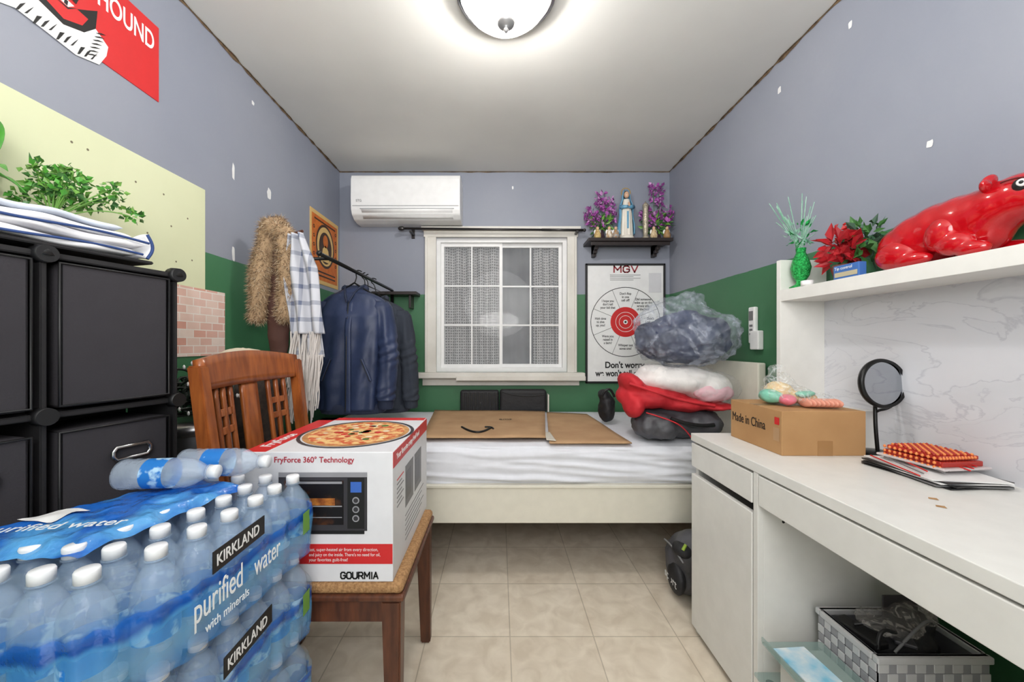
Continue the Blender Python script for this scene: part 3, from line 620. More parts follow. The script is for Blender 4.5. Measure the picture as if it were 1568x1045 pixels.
text('label','Tip control',(1.0538,1.19,HZ+.032),.013,WPRINT,g,rot=(90,0,-90))
# red pig
g=grp('pig_figurine'); PG=mat('glossy_red',(186,12,24),.12,coat=.6,col2=(176,8,20))
X=1.14; Q=-.028
blob('body',[((X,1.075+Q,HZ+.066),(.066,.072,.068)),((X,1.04+Q,HZ+.078),(.066,.085,.074)),((X,1.0+Q,HZ+.088),(.063,.085,.075)),((X,.96+Q,HZ+.092),(.061,.08,.073)),((X,.92+Q,HZ+.098),(.056,.07,.066)),
 ((X,.885+Q,HZ+.112),(.053,.058,.058)),((X,.855+Q,HZ+.118),(.050,.054,.054)),((X-.002,.825+Q,HZ+.110),(.040,.04,.040)),((X-.002,.80+Q,HZ+.104),(.032,.026,.031)),((X-.002,.784+Q,HZ+.102),(.030,.010,.029)),
 ((X,.93+Q,HZ+.06),(.05,.06,.05))],PG,g,.005,smooth=10)
blob('hind_leg',[((X-.045,1.07+Q,HZ+.042),(.032,.055,.042)),((X-.050,1.03+Q,HZ+.02),(.024,.05,.02))],PG,g,.004,smooth=6)
blob('hind_leg_b',[((X+.045,1.07+Q,HZ+.042),(.030,.055,.042)),((X+.048,1.03+Q,HZ+.02),(.024,.05,.02))],PG,g,.004,smooth=6)
blob('fore_leg',[((X-.044,.965+Q,HZ+.07),(.026,.035,.045),(20,0,0)),((X-.048,.935+Q,HZ+.038),(.022,.04,.028)),((X-.050,.90+Q,HZ+.018),(.02,.035,.018))],PG,g,.004,smooth=6)
blob('fore_leg_b',[((X+.044,.965+Q,HZ+.07),(.026,.035,.045),(20,0,0)),((X+.046,.91+Q,HZ+.02),(.02,.045,.02))],PG,g,.004,smooth=6)
for sx in (-1,1):
    blob('ear',[((X+sx*.032,.885+Q,HZ+.163),(.022,.010,.018),(20,sx*35,0)),((X+sx*.046,.88+Q,HZ+.152),(.012,.009,.02),(20,sx*60,0))],PG,g,.003)
    ell('eye_rim',(X+sx*.037,.828+Q,HZ+.135),(.013,.012,.014),BLACK,g); ell('eye',(X+sx*.0425,.823+Q,HZ+.137),(.0085,.008,.009),WPRINT,g); ell('pupil',(X+sx*.0485,.820+Q,HZ+.137),(.003,.004,.004),BLACK,g,sub=2)
    ell('nostril',(X-.002+sx*.01,.775+Q,HZ+.104),(.005,.003,.007),BLACK,g,sub=2)
    tube('brow_groove',[(X+sx*.030,.80+Q,HZ+.135),(X+sx*.044,.825+Q,HZ+.156),(X+sx*.045,.855+Q,HZ+.150)],.002,mat('pig_groove',(96,4,12),.3),g)
tube('tail',[(X,1.145+Q,HZ+.08),(X+.01,1.152+Q,HZ+.09),(X,1.155+Q,HZ+.10),(X-.01,1.15+Q,HZ+.095)],.005,PG,g)
g=grp('adapter_plug'); box('body',1.056,1.10,.70,.755,HZ,HZ+.03,WHITEP,g,bev=.006); box('slot',1.0555,1.057,.72,.735,HZ+.01,HZ+.02,BLACK,g,bev=0)

g=grp('ac_remote'); box('holder',RX-.028,RX,1.765,1.825,1.06,1.15,WHITEP,g,bev=.005); box('body',RX-.022,RX-.001,1.80,1.845,1.09,1.265,WHITEP,g,bev=.006); box('screen',RX-.0235,RX-.021,1.808,1.837,1.2,1.245,GREY,g,bev=0)
for i in range(3): box('button',RX-.0235,RX-.021,1.812,1.833,1.13+i*.02,1.14+i*.02,GREY,g,bev=0)

# under desk: low table, tray with leaflet, woven basket
g=grp('glass_side_table'); GLS=mat('table_glass',(150,180,175),.05,alpha=.35)
box('top',.71,1.17,.78,1.055,.162,.172,GLS,g); 
for xx in (.74,1.14):
    for yy in (.80,1.03): cyl('leg',(xx,yy,0),(xx,yy,.162),.012,.012,CHROME,g)
g=grp('leaflet_tray'); box('stack',.735,.845,.86,.99,.173,.285,mat('stack_white',(214,214,210),.6),g); box('tray',.70,.86,.84,1.01,.286,.292,GLS,g)
box('tray_lip',.70,.704,.84,1.01,.292,.304,GLS,g,bev=0); box('leaflet',.715,.80,.85,.985,.293,.296,mat('leaflet_blue',(120,190,220),.4,col2=(220,230,235),ns=20),g,bev=0,rz=4)
g=grp('woven_basket'); BK=mat('light_grey_strap',(206,206,208),.5); BK2=mat('mid_grey_strap',(160,160,165),.5); BK3=mat('basket_dark',(110,110,114),.6)
bx0,bx1,by0,by1,bz0,bz1=.870,1.125,.87,1.03,.173,.368
for a_ in ((bx0,bx1,by0,by0+.006),(bx0,bx1,by1-.006,by1),(bx0,bx0+.006,by0,by1),(bx1-.006,bx1,by0,by1)): box('wall',a_[0],a_[1],a_[2],a_[3],bz0,bz1,BK3,g,bev=0)
box('bottom',bx0,bx1,by0,by1,bz0,bz0+.008,BK,g,bev=0)
nx,nz,ny=12,8,8; sw=(bx1-bx0)/nx; sh=(bz1-bz0-.016)/nz; sy=(by1-by0)/ny
for i in range(nx):
    for j in range(nz):
        e_=(i+j)%2; o_=.004 if e_ else .003
        ex,ez=(.003,0) if e_ else (0,.003)
        box('strap',bx0+i*sw+.001-ex*.8,bx0+(i+1)*sw-.001+ex*.8,by0-o_,by0,bz0+j*sh+.001-ez*.5,bz0+(j+1)*sh-.001+ez*.5,BK if e_ else BK2,g,bev=.001,seg=1)
for i in range(ny):
    for j in range(nz):
        e_=(i+j)%2; o_=.004 if e_ else .003
        box('strap',bx0-o_,bx0,by0+i*sy+.001,by0+(i+1)*sy-.001,bz0+j*sh+.001,bz0+(j+1)*sh-.001,BK if e_ else BK2,g,bev=.001,seg=1)
for a_ in ((bx0-.006,bx1+.006,by0-.007,by0+.008),(bx0-.006,bx1+.006,by1-.008,by1+.006),(bx0-.007,bx0+.008,by0+.009,by1-.009),(bx1-.008,bx1+.006,by0+.009,by1-.009)): box('rim',a_[0],a_[1],a_[2],a_[3],bz1-.016,bz1,BK,g,bev=.003)
g=grp('basket_contents')
blob('black_bag',[((.99,.95,.345),(.10,.06,.035)),((1.05,.97,.375),(.055,.04,.03))],FAB,g,.007,.015,.05)
blob('plastic',[((.98,.95,.388),(.075,.05,.02)),((1.05,.96,.40),(.05,.04,.02))],plast('grey_wrap',(195,190,186),.15,.5,30),g,.005,.02,.04,1,disp2=.01,ds2=.015)
tube('cable',[(.90,.90,.36),(.91,.91,.405),(.96,.905,.39),(.95,.94,.40),(.90,.96,.375)],.004,BLACK,g)
tube('cable_b',[(.93,.89,.36),(1.0,.90,.42),(1.07,.93,.41),(1.10,.96,.36)],.003,GREY,g)
box('gadget',.885,.925,.90,1.0,.355,.372,BLACK,g,bev=.004,rz=10); box('gadget_b',.95,.99,.885,.94,.372,.382,mat('steel',(90,90,95),.3,metal=.7),g,bev=.003,rz=-30)
box('card',1.0,1.09,.985,.99,.30,.43,mat('carton_dark',(60,56,58),.6),g,bev=.001)
g=grp('power_strip'); box('body',1.10,1.19,.60,.76,.0,.035,BLACK,g,bev=.005); tube('cord',[(1.14,.76,.02),(1.12,.95,.05),(1.19,1.03,.3),(1.19,1.05,.6)],.004,BLACK,g)

# ---------------------------------------------------------------- dining chair
c=grp('dining_chair')
CU=mat('woven_seat',(186,144,98),.8,col2=(150,110,70),ns=140,bump=.6,bs=200)
def leg(n,p0,p1,w0,w1,m):
    p0=Vector(p0);p1=Vector(p1); bm=bmesh.new(); A=[];B=[]
    for sx,sy in ((-1,-1),(1,-1),(1,1),(-1,1)):
        A.append(bm.verts.new(p0+Vector((sx*w0/2,sy*w0/2,0)))); B.append(bm.verts.new(p1+Vector((sx*w1/2,sy*w1/2,0))))
    bm.faces.new(A[::-1]); bm.faces.new(B)
    for i in range(4): bm.faces.new((A[i],A[(i+1)%4],B[(i+1)%4],B[i]))
    bmesh.ops.bevel(bm,geom=bm.edges[:],offset=.004,segments=2,affect='EDGES'); return fin(n,bm,m,c)
sx0,sx1,sy0,sy1=-.70,-.245,.962,1.41
leg('leg_front_near',(sx1-.025,sy0+.02,0),(sx1-.03,sy0+.025,.43),.034,.05,WOODD); leg('leg_front_far',(sx1-.022,sy1-.02,0),(sx1-.03,sy1-.025,.43),.034,.05,WOODD)
leg('leg_back_near',(sx0-.03,sy0+.03,0),(sx0+.01,sy0+.025,.44),.036,.042,WOODD); leg('leg_back_far',(sx0-.03,sy1-.03,0),(sx0+.01,sy1-.025,.44),.036,.042,WOODD)
leg('stile_near',(sx0+.008,sy0+.008,.43),(-.765,sy0-.0,1.03),.040,.034,WOOD); leg('stile_far',(sx0+.008,sy1-.005,.43),(-.765,sy1+.01,1.03),.040,.034,WOOD)
box('apron_near',sx0+.02,sx1-.03,sy0+.012,sy0+.034,.37,.435,WOODD,c); box('apron_far',sx0+.02,sx1-.03,sy1-.034,sy1-.012,.37,.435,WOODD,c)
box('apron_front',sx1-.04,sx1-.018,sy0+.03,sy1-.03,.37,.435,WOODD,c); box('apron_back',sx0,sx0+.02,sy0+.03,sy1-.03,.37,.435,WOODD,c)
box('seat_frame',sx0+.005,sx1+.004,sy0-.004,sy1+.004,.43,.448,WOODD,c,bev=.006)
box('cushion',sx0+.02,sx1,sy0,sy1,.446,.474,CU,c,bev=.013,seg=4)
def xb(z): return sx0+.008+(-.765-sx0-.008)*(z-.43)/.6
def rail(n,z0,z1,bow,arch=0,th=.022):
    def f(u,v):
        y_=sy0-.0+(sy1-sy0+.008)*u; z_=z0+(z1+arch*math.sin(math.pi*u)-z0)*v; return Vector((xb(z_)-bow*math.sin(math.pi*u),y_,z_))
    return grid(n,f,20,4,WOOD,c,thick=th)
rail('top_rail',.965,1.045,.03,.02)
rail('lower_rail',.53,.58,.03)
def slat(n,u0,u1,z0=.57,z1=.975,th=.012):
    def f(u,v):
        uu=u0+(u1-u0)*u; z_=z0+(z1-z0)*v; return Vector((xb(z_)-.03*math.sin(math.pi*uu),sy0+(sy1-sy0)*uu,z_))
    return grid(n,f,4,10,WOOD,c,thick=th)
slat('splat',.42,.58)
for u in (.14,.22,.30,.70,.78,.86): slat('slat',u-.012,u+.012)
for u0,u1 in ((.13,.31),(.69,.87)):
    slat('cross',u0,u1,.885,.905,.010); slat('cross',u0,u1,.835,.855,.010)
# ---------------------------------------------------------------- toaster oven box
t=grp('toaster_oven_box'); tx0,tx1,ty0,ty1,tz0,tz1=-.66,-.272,.972,1.425,.4745,.808
BXW=mat('box_white',(226,226,230),.4)
box('carton',tx0,tx1,ty0,ty1,tz0,tz1,BXW,t,bev=.002)
y=ty0-.0006
def fr(n,a_,b_,c_,d_,m,k=0): box(n,a_,b_,y-.0002-k*.0004,y+.001,c_,d_,m,t,bev=0)
fr('red_band',tx0+.001,tx1-.001,.521,.572,RED); 
text('tagline_1','fast, super-heated air from every direction,',(-.487,y-.001,.558),.0120,WPRINT,t,ext=0,sx=.85); text('tagline_2','and juicy on the inside. There\'s no need for oil,',(-.487,y-.001,.545),.0120,WPRINT,t,sx=.8,ext=0); text('tagline_3','your favorites guilt-free!',(-.487,y-.001,.532),.0120,WPRINT,t,ext=0,sx=.85)
text('feature',"FryForce 360° Technology",(-.577,y-.001,.788),.0205,mat('print_crimson',(176,40,60),.5),t,bold=.0002,sx=.93)
strokes('maker',"GOURMIA",(-.405,y-.0012,.484),.0160,.0036,BPRINT,t,sx=.88)
OV=mat('oven_graphic',(58,56,60),.35); OVG=mat('oven_window',(24,20,20),.3,col2=(120,70,30),ns=22,contrast=(.5,.8)); STE=mat('oven_steel',(150,150,155),.35)
fr('oven_body',-.565,-.338,.606,.752,OV,1); fr('oven_trim_top',-.565,-.338,.744,.756,STE,2); fr('oven_base',-.56,-.345,.598,.607,BPRINT,2)
fr('oven_window',-.55,-.398,.622,.735,OVG,3); fr('oven_handle',-.545,-.402,.727,.733,STE,4)
fr('oven_rack',-.545,-.402,.668,.671,STE,4); fr('oven_rack2',-.545,-.402,.64,.642,STE,4)
fr('food',-.52,-.42,.672,.69,mat('food_orange',(190,120,50),.5,col2=(120,60,20),ns=60),4)
fr('oven_panel',-.388,-.345,.612,.742,BPRINT,3); fr('oven_display',-.380,-.352,.705,.732,mat('lcd_blue',(60,100,180),.3,emit=.1),4)
for z in (.685,.662,.639): disc('knob',(-.366,y-.003,z),.009,STE,t,'y',24); disc('knob_cap',(-.366,y-.0034,z),.006,OV,t,'y',24)
xx=tx1+.0008
box('side_red',tx1,xx,ty0+.001,ty1-.001,.765,.806,RED,t,bev=0)
text('side_title','Your favorite crispy fried food',(xx+.0005,ty0+.03,.786),.023,WPRINT,t,rot=(90,0,90),sx=1)
box('side_pic',tx1,xx,1.10,1.20,.61,.73,GREY,t,bev=0); box('side_pic_dark',tx1,xx+.0004,1.11,1.17,.63,.71,OV,t,bev=0); box('side_pic_b',tx1,xx,1.22,1.32,.61,.73,GREY,t,bev=0); box('side_pic_b2',tx1,xx+.0004,1.23,1.29,.63,.71,OV,t,bev=0)
for i in range(7): box('side_line',tx1,xx,1.01,1.08-.02*(i%2),.72-i*.012,.723-i*.012,RED if i==0 else GREY,t,bev=0)
for i in range(6): box('side_spec',tx1,xx,1.1,1.36-.03*(i%3),.585-i*.014,.5875-i*.014,GREY,t,bev=0)
z=tz1+.0006
box('top_red',tx0+.002,-.60,ty0+.002,ty1-.002,tz1,z,RED,t,bev=0); box('top_red_back',tx0+.002,tx1-.002,1.38,ty1-.002,tz1,z,RED,t,bev=0)
PZ=mat('pizza_print',(236,196,130),.5,col2=(206,92,50),ns=42,contrast=(.45,.58)); 
disc('pizza_crust',(-.44,1.185,z+.0004),.155,mat('crust_print',(214,160,100),.5,col2=(170,110,60),ns=30),t,'z',sc=(1,1.05)); disc('pizza',(-.44,1.185,z+.0008),.14,PZ,t,'z',sc=(1,1.05))
BAS=mat('basil',(70,120,50),.5); CHS=mat('cheese_print',(246,232,200),.5)
for i in range(34):
    a_=random.uniform(0,6.28); r_=random.uniform(.01,.125); disc('topping',(-.44+r_*math.cos(a_),1.185+r_*math.sin(a_),z+.0012),random.uniform(.006,.013),random.choice([CHS,CHS,RED,BAS]),t,'z',16)
disc('pan_ring',(-.44,1.185,z+.0002),.170,OV,t,'z',48,.160,sc=(1,1.05))
text('top_text','FryForce',(-.63,1.02,z+.0006),.04,WPRINT,t,rot=(0,0,90),bold=.0008)

# ---------------------------------------------------------------- bottled water
SHELL=mat('bottle_plastic',(184,208,236),.08,alpha=.30,bump=.25,bs=60)
CAP=mat('bottle_cap',(238,240,244),.4)
LAB=mat('bottle_label',(40,120,200),.35,col2=(180,215,240),ns=26,contrast=(.52,.58)); 
bt=[(0,.006,0),(.022,0,0),(.030,.004,0),(.0315,.012,0),(.0295,.022,0),(.0315,.032,0),(.0295,.042,0),(.0315,.050,0),(.0305,.056,1),(.0308,.075,1),(.0308,.100,1),(.0305,.104,0),(.0318,.112,0),(.0300,.122,0),(.0305,.130,0),(.027,.143,0),(.019,.158,0),(.0125,.168,0),(.0125,.172,0),(.0155,.1725,0),(.0155,.175,0),(.0125,.1755,0),(.0140,.1757,2),(.0142,.190,2),(.0130,.1925,2),(0,.1925,2)]
def bottle(bm,M,seg=18):
    prev=None; pm=0
    for r,z,mi in bt:
        ring=[bm.verts.new(M@Vector((r*math.cos(2*math.pi*i/seg),r*math.sin(2*math.pi*i/seg),z))) for i in range(seg)] if r>0 else [bm.verts.new(M@Vector((0,0,z)))]
        if prev:
            k=max(mi,pm) if (mi==pm or 2 in (mi,pm)) else 0
            for i in range(seg):
                j=(i+1)%seg
                if len(prev)==1: f=bm.faces.new((prev[0],ring[j],ring[i]))
                elif len(ring)==1: f=bm.faces.new((prev[i],prev[j],ring[0]))
                else: f=bm.faces.new((prev[i],prev[j],ring[j],ring[i]))
                f.material_index=k; f.smooth=True
        prev=ring; pm=mi
rows=[(.53,-.575,6),(.592,-.535,6),(.655,-.52,6),(.718,-.51,5),(.781,-.505,5),(.844,-.50,4),(.907,-.495,4)]
wp=grp('water_bottle_pack')
HB=.1925
for L in range(4):
    bm=bmesh.new()
    for (y_,x_,n) in rows:
        for i in range(n):
            if L<2 and not (i==0 or y_<.55): continue
            M=Matrix.Translation((x_-.0645*i+random.uniform(-.002,.002),y_+random.uniform(-.002,.002),L*HB+.0005))@Matrix.Rotation(random.uniform(0,6),4,'Z')
            bottle(bm,M)
    fin('bottle_layer_%d'%(L+1),bm,[SHELL,LAB,CAP],wp)
FILM=mat('printed_film',(70,150,215),.12,bump=.6,bs=34); nt=FILM.node_tree; bb=bsdf(FILM)
g_=N(nt,'ShaderNodeNewGeometry'); s_=N(nt,'ShaderNodeSeparateXYZ'); nt.links.new(g_.outputs['Position'],s_.inputs[0])
md=N(nt,'ShaderNodeMath',operation='MODULO'); md.inputs[1].default_value=HB; nt.links.new(s_.outputs[2],md.inputs[0])
dv=N(nt,'ShaderNodeMath',operation='DIVIDE'); dv.inputs[1].default_value=HB; nt.links.new(md.outputs[0],dv.inputs[0])
n=N(nt,'ShaderNodeTexNoise'); n.inputs['Scale'].default_value=9; n.inputs['Detail'].default_value=3; nt.links.new(g_.outputs['Position'],n.inputs['Vector'])
ad=N(nt,'ShaderNodeMath',operation='MULTIPLY_ADD'); ad.inputs[1].default_value=.35; nt.links.new(n.outputs['Fac'],ad.inputs[0]); nt.links.new(dv.outputs[0],ad.inputs[2])
cr=N(nt,'ShaderNodeValToRGB'); R_=cr.color_ramp; R_.interpolation='EASE'
R_.elements[0].position=0; R_.elements[0].color=lin((30,100,185)); R_.elements[1].position=1; R_.elements[1].color=lin((200,220,235))
for p_,c_ in ((.28,(50,140,210)),(.45,(110,180,225)),(.62,(90,165,220)),(.68,(25,80,165)),(.75,(35,100,190)),(.80,(150,200,230))):
    e=R_.elements.new(p_); e.color=lin(c_)
nt.links.new(ad.outputs[0],cr.inputs[0]); nt.links.new(cr.outputs[0],bb.inputs['Base Color'])
ca=N(nt,'ShaderNodeValToRGB'); A_=ca.color_ramp; A_.elements[0].position=0; A_.elements[0].color=(.6,)*3+(1,); A_.elements[1].position=1; A_.elements[1].color=(.06,)*3+(1,)
for p_,v_ in ((.3,.38),(.6,.42),(.69,.8),(.75,.75),(.79,.12)):
    e=A_.elements.new(p_); e.color=(v_,)*3+(1,)
nt.links.new(ad.outputs[0],ca.inputs[0]); nt.links.new(ca.outputs[0],bb.inputs['Alpha'])
out=[(-.925,.50),(-.75,.492),(-.60,.492),(-.555,.50),(-.515,.545),(-.492,.60),(-.478,.68),(-.468,.78),(-.462,.86),(-.458,.925),(-.48,.943),(-.60,.944),(-.71,.93),(-.79,.85),(-.855,.75),(-.875,.69),(-.925,.62),(-.928,.53)]
def outline(t):
    n_=len(out); f=t*n_; i=int(f)%n_; q=f-int(f); a_=Vector(out[i]); b_=Vector(out[(i+1)%n_]); return a_.lerp(b_,q)
cen=Vector((-.70,.72))
for L in range(4):
    def ff(u,v,L=L):
        p_=outline(u%1.0); dd=(cen-p_).normalized()
        sc=.003*math.sin(u*150)+.006*noise.noise(Vector((u*30,v*3,L)))
        inn=0 if v<.66 else ((v-.66)/.34)**1.6*.045
        p_=p_+dd*(inn+sc+ (.004 if v<.1 else 0)); return Vector((p_.x,p_.y,L*HB+.003+v*(.178)))
    grid('film_%d'%(L+1),ff,180,18,FILM,wp,closeu=True)
TF=mat('printed_film_top',(90,165,225),.14,col2=(30,100,190),ns=9,bump=1.0,bs=26,alpha=.9,contrast=(.42,.56))
ts=[Vector(q) for q in ((-.925,.56),(-.64,.575),(-.575,.86),(-.70,.91))]
def tf(u,v):
    p_=(ts[0].lerp(ts[1],u)).lerp(ts[3].lerp(ts[2],u),v); e=min(u,1-u,v,1-v)
    return Vector((p_.x+.012*noise.noise(Vector((v*7,0,u*7))),p_.y+.012*noise.noise(Vector((u*9,3,0))),.7745+.008*noise.noise(Vector((p_.x*30,p_.y*30,0)))-(.014*(1-min(1,e/.10)))))
grid('film_top',tf,60,50,TF,wp)
def dec(x_,y_): return (x_,y_,.7775+.008*noise.noise(Vector((x_*30,y_*30,0))))
grid('top_print',lambda u,v:Vector(dec(-.84+.06*u+.02*v,.66+.045*v)),8,8,WPRINT,wp)
text('top_text','purified water',(-.83,.61,.7835),.035,WPRINT,wp,rot=(0,0,10))
text('brand_text','purified',(-.470,.583,.668),.060,WPRINT,wp,rot=(90,0,86),sx=.56)
text('brand_text_2','water',(-.455,.705,.668),.054,WPRINT,wp,rot=(90,0,87),sx=.60)
text('brand_sub','with minerals',(-.465,.60,.632),.022,WPRINT,wp,rot=(90,0,86),sx=.8)
for (zz,yy) in ((.728,.635),(.535,.66)):
    box('label_black',-.4655,-.464,yy-.02,yy+.115,zz-.018,zz+.018,BPRINT,wp,bev=0)
    text('label_text','KIRKLAND',(-.4630,yy-.014,zz),.027,WPRINT,wp,rot=(90,0,90),bold=.0003,sx=.85)
for zz in (.64,.45): poly('side_mark',[(-.455,.88,zz),(-.455,.91,zz),(-.455,.91,zz+.05),(-.455,.88,zz+.05)],GRN2,wp)
grid('carry_handle',lambda u,v:Vector((-.66-.10*u,.488-.012*math.sin(math.pi*u)-.002,.60+.07*math.sin(math.pi*(u*.9+.1))+.035*v)),16,3,mat('handle_blue',(30,110,190),.3),wp,thick=.002)
BC=mat('bottle_clear',(205,220,238),.06,alpha=.36,bump=.5,bs=40)
for (pp,dr) in (((-.79,.79,.813),(1,.10,0)),((-.725,.868,.813),(1,.05,0))):
    wb_=grp('water_bottle'); bm=bmesh.new(); d_=Vector(dr).normalized(); M=Matrix.Translation(pp)@d_.to_track_quat('Z','Y').to_matrix().to_4x4(); bottle(bm,M,28); fin('bottle',bm,[BC,LAB,CAP],wb_)

# ---------------------------------------------------------------- storage cube rack (left)
k=grp('storage_cube_shelf'); RB=mat('black_panel',(38,37,39),.6,col2=(33,32,34),spec=.3); RF=mat('black_nonwoven',(58,56,60),.9,bump=.12,bs=260,spec=.15)
F=Vector((-.845,.99)); dirv=Vector((-math.sin(R(15)),-math.cos(R(15)))); perp=Vector((-math.cos(R(15)),math.sin(R(15))))
W_=.243; D_=.17
def obox(name,a0,a1,d0,d1,z0,z1,m,bev=.002,seg=2):
    bm=bmesh.new(); V=[]
    for z_ in (z0,z1):
        for (a_,dd) in ((a0,d0),(a1,d0),(a1,d1),(a0,d1)):
            p_=F+dirv*a_+perp*dd; V.append(bm.verts.new((p_.x,p_.y,z_)))
    for f in ((0,1,2,3),(4,5,6,7),(0,1,5,4),(1,2,6,5),(2,3,7,6),(3,0,4,7)): bm.faces.new([V[i] for i in f])
    bmesh.ops.recalc_face_normals(bm,faces=bm.faces); 
    if bev: bmesh.ops.bevel(bm,geom=bm.edges[:],offset=bev,segments=seg,affect='EDGES')
    return fin(name,bm,m,k)
levels=[.02,.30,.62,.94,1.265]
for ci in range(2):
    dcol=D_ if ci==0 else .15
    for z_ in levels: obox('shelf_panel',ci*W_+.004,(ci+1)*W_-.004,.0,dcol,z_-.006,z_+.006,RB)
    obox('back_panel',ci*W_+.01,(ci+1)*W_-.01,dcol-.006,dcol,.02,1.26,RB)
    for li in range(4):
        z0,z1=levels[li],levels[li+1]
        obox('drawer',ci*W_+.022,(ci+1)*W_-.022,-.004,dcol-.02,z0+.014,z1-(.035 if li!=3 else .012),RF,.004)
        c1=F+dirv*(ci*W_+.02)+perp*(-.006); c2=F+dirv*((ci+1)*W_-.02)+perp*(-.006); zt=z1-(.037 if li!=3 else .014); zb=z0+.018
        tube('piping',[(c1.x,c1.y,zb),(c2.x,c2.y,zb),(c2.x,c2.y,zt),(c1.x,c1.y,zt)],.003,BLACK,k,cyc=True,smoothc=False)
        if li!=3:
            mcx=F+dirv*((ci+.42)*W_)+perp*(-.012); zz=(z0+z1)/2+.055
            hp=[]
            for a_,b_ in ((.036,-.006),(.036,.006),(.030,.014),(-.030,.014),(-.036,.006),(-.036,-.006),(-.030,-.014),(.030,-.014)):
                q1=mcx+dirv*a_; hp.append((q1.x,q1.y,zz+b_))
            tube('handle',hp,.0045,CHROME,k,cyc=True,smoothc=False)
for ai in range(3):
    aa=ai*W_; dd_=D_ if ai<2 else .14
    obox('side_panel',aa-.005,aa+.005,.0,dd_,.0,1.265,RB)
    p_=F+dirv*aa; q=perp
    for z_ in levels:
        a3=(p_.x-q.x*.014,p_.y-q.y*.014,z_); b3=(p_.x+q.x*.012,p_.y+q.y*.012,z_)
        cyl('connector',a3,b3,.017,.019,BLACK,k,20); 
    cyl('connector_top',(p_.x,p_.y,1.262),(p_.x,p_.y,1.282),.017,.012,BLACK,k,20)
g=grp('folded_linen'); LIN=mat('linen_white',(236,236,240),.8,bump=.2,bs=20); NB=mat('hem_navy',(40,66,120),.7)
kk=k; k=g
obox('tray',.05,.44,.0,.15,1.2825,1.290,RB)
def clothfold(name,a0,a1,d0,d1,z0,h,m,ph):
    def f(u,v):
        t=u*2*math.pi; ca_,sa_=math.cos(t),math.sin(t); q=lambda c:math.copysign(abs(c)**.45,c)
        d_=(d0+d1)/2+q(ca_)*(d1-d0)/2; z_=z0+h/2+q(sa_)*h/2
        a_=a0+(a1-a0)*v; e=min(v,1-v)/.06; 
        if e<1: z_=z0+h/2+(z_-z0-h/2)*math.sqrt(max(0,e))*.98+(.0)
        d_+=.004*math.sin(v*17+ph); z_+=.0025*math.sin(v*11+ph+d_*40)
        p_=F+dirv*a_+perp*d_; return Vector((p_.x,p_.y,z_))
    return grid(name,f,28,40,m,g,closeu=True)
clothfold('fold_1',.075,.42,.005,.145,1.293,.020,LIN,0)
clothfold('fold_2',.065,.40,.0,.140,1.314,.018,LIN,1.3)
clothfold('fold_3',.09,.38,.008,.135,1.333,.016,LIN,2.2)
clothfold('fold_4',.11,.37,.004,.130,1.349,.014,mat('linen_blue_grey',(206,214,228),.8),3.1)
for z_,a0_,dd in ((1.303,.072,.002),(1.332,.062,-.003)):
    pts=[]
    for i in range(9):
        t=i/8; p_=F+dirv*(a0_+.3*t)+perp*(dd+.002*math.sin(t*9)); pts.append((p_.x,p_.y,z_+.004*math.sin(t*6)))
    tube('hem',pts,.0028,NB,g)
k=kk
def hang(u,v):
    p_=F+dirv*(.058-.012*math.sin(math.pi*u)+.02*v)+perp*(.01+.11*v); return Vector((p_.x,p_.y,1.296+.06*u*(1-.3*v)+.003*math.sin(v*9)))
grid('hanging_corner',hang,10,14,LIN,g,thick=.005)
p0=[hang(i/6,0) for i in range(7)]; tube('hem_corner',[tuple(q) for q in p0],.0035,NB,g)
g=grp('artificial_plant'); GL1=mat('broad_leaf',(56,128,42),.35,col2=(90,165,60),ns=14); 
b0=(-1.07,.755,1.362)
lathe('pot',[(0,0),(.028,0),(.034,.035),(.032,.04),(0,.036)],(b0[0],b0[1],b0[2]),BLACK,g,seg=20)
b0=(b0[0],b0[1],1.40)
for tip,wd in (((-1.10,.82,1.58),.10),((-1.03,.78,1.585),.09),((-1.09,.72,1.57),.09),((-1.01,.72,1.48),.08),((-.965,.745,1.425),.05),((-.985,.79,1.40),.045),((-1.11,.82,1.50),.07),((-1.0,.68,1.52),.08)):
    leaf('leaf',b0,tip,wd,GL1,g,.03)
g=grp('artificial_fern')
fb=(-1.045,.885,1.372)
for i in range(22):
    e_=(fb[0]+random.uniform(-.06,.10),fb[1]+random.uniform(-.03,.10),fb[2]+random.uniform(.04,.125))
    tube('stem',[fb,((fb[0]+e_[0])/2,(fb[1]+e_[1])/2,fb[2]+.06),e_],.0015,GRN2,g,res=1)
    foliage('leaflets',e_,(.022,.022,.014),24,.018,[GRN,GRN2,GL1],g,asp=.7)
lathe('pot',[(0,0),(.018,0),(.022,.02),(0,.02)],(fb[0],fb[1],1.363),BLACK,g,seg=16)

g=grp('trash_bin'); STL=mat('brushed_steel',(170,170,172),.3,metal=.9)
lathe('body',[(0,0),(.095,0),(.098,.02),(.105,.80),(.105,.815)],(-1.0,1.25,0),STL,g); lathe('rim',[(.105,.80),(.109,.80),(.109,.825),(.10,.835),(.0,.838)],(-1.0,1.25,0),STL,g)
box('pedal',-.91,-.87,1.22,1.28,.01,.025,BLACK,g)
g=grp('string_lights'); DGN=mat('wire_green',(24,36,28),.5)
for i in range(20):
    pts=[(-1.0+random.uniform(-.09,.09),1.25+random.uniform(-.09,.09),.85+random.uniform(0,.21)*(.4+.6*random.random())) for _ in range(8)]
    tube('wire',pts,.0035,DGN,g,res=1)
    for p_ in pts[::3]: ell('bulb',p_,(.004,.004,.008),WPRINT,g,sub=1)
g=grp('laundry_hamper'); HM=mat('hamper_dark',(60,48,40),.8,col2=(40,32,28),ns=60)
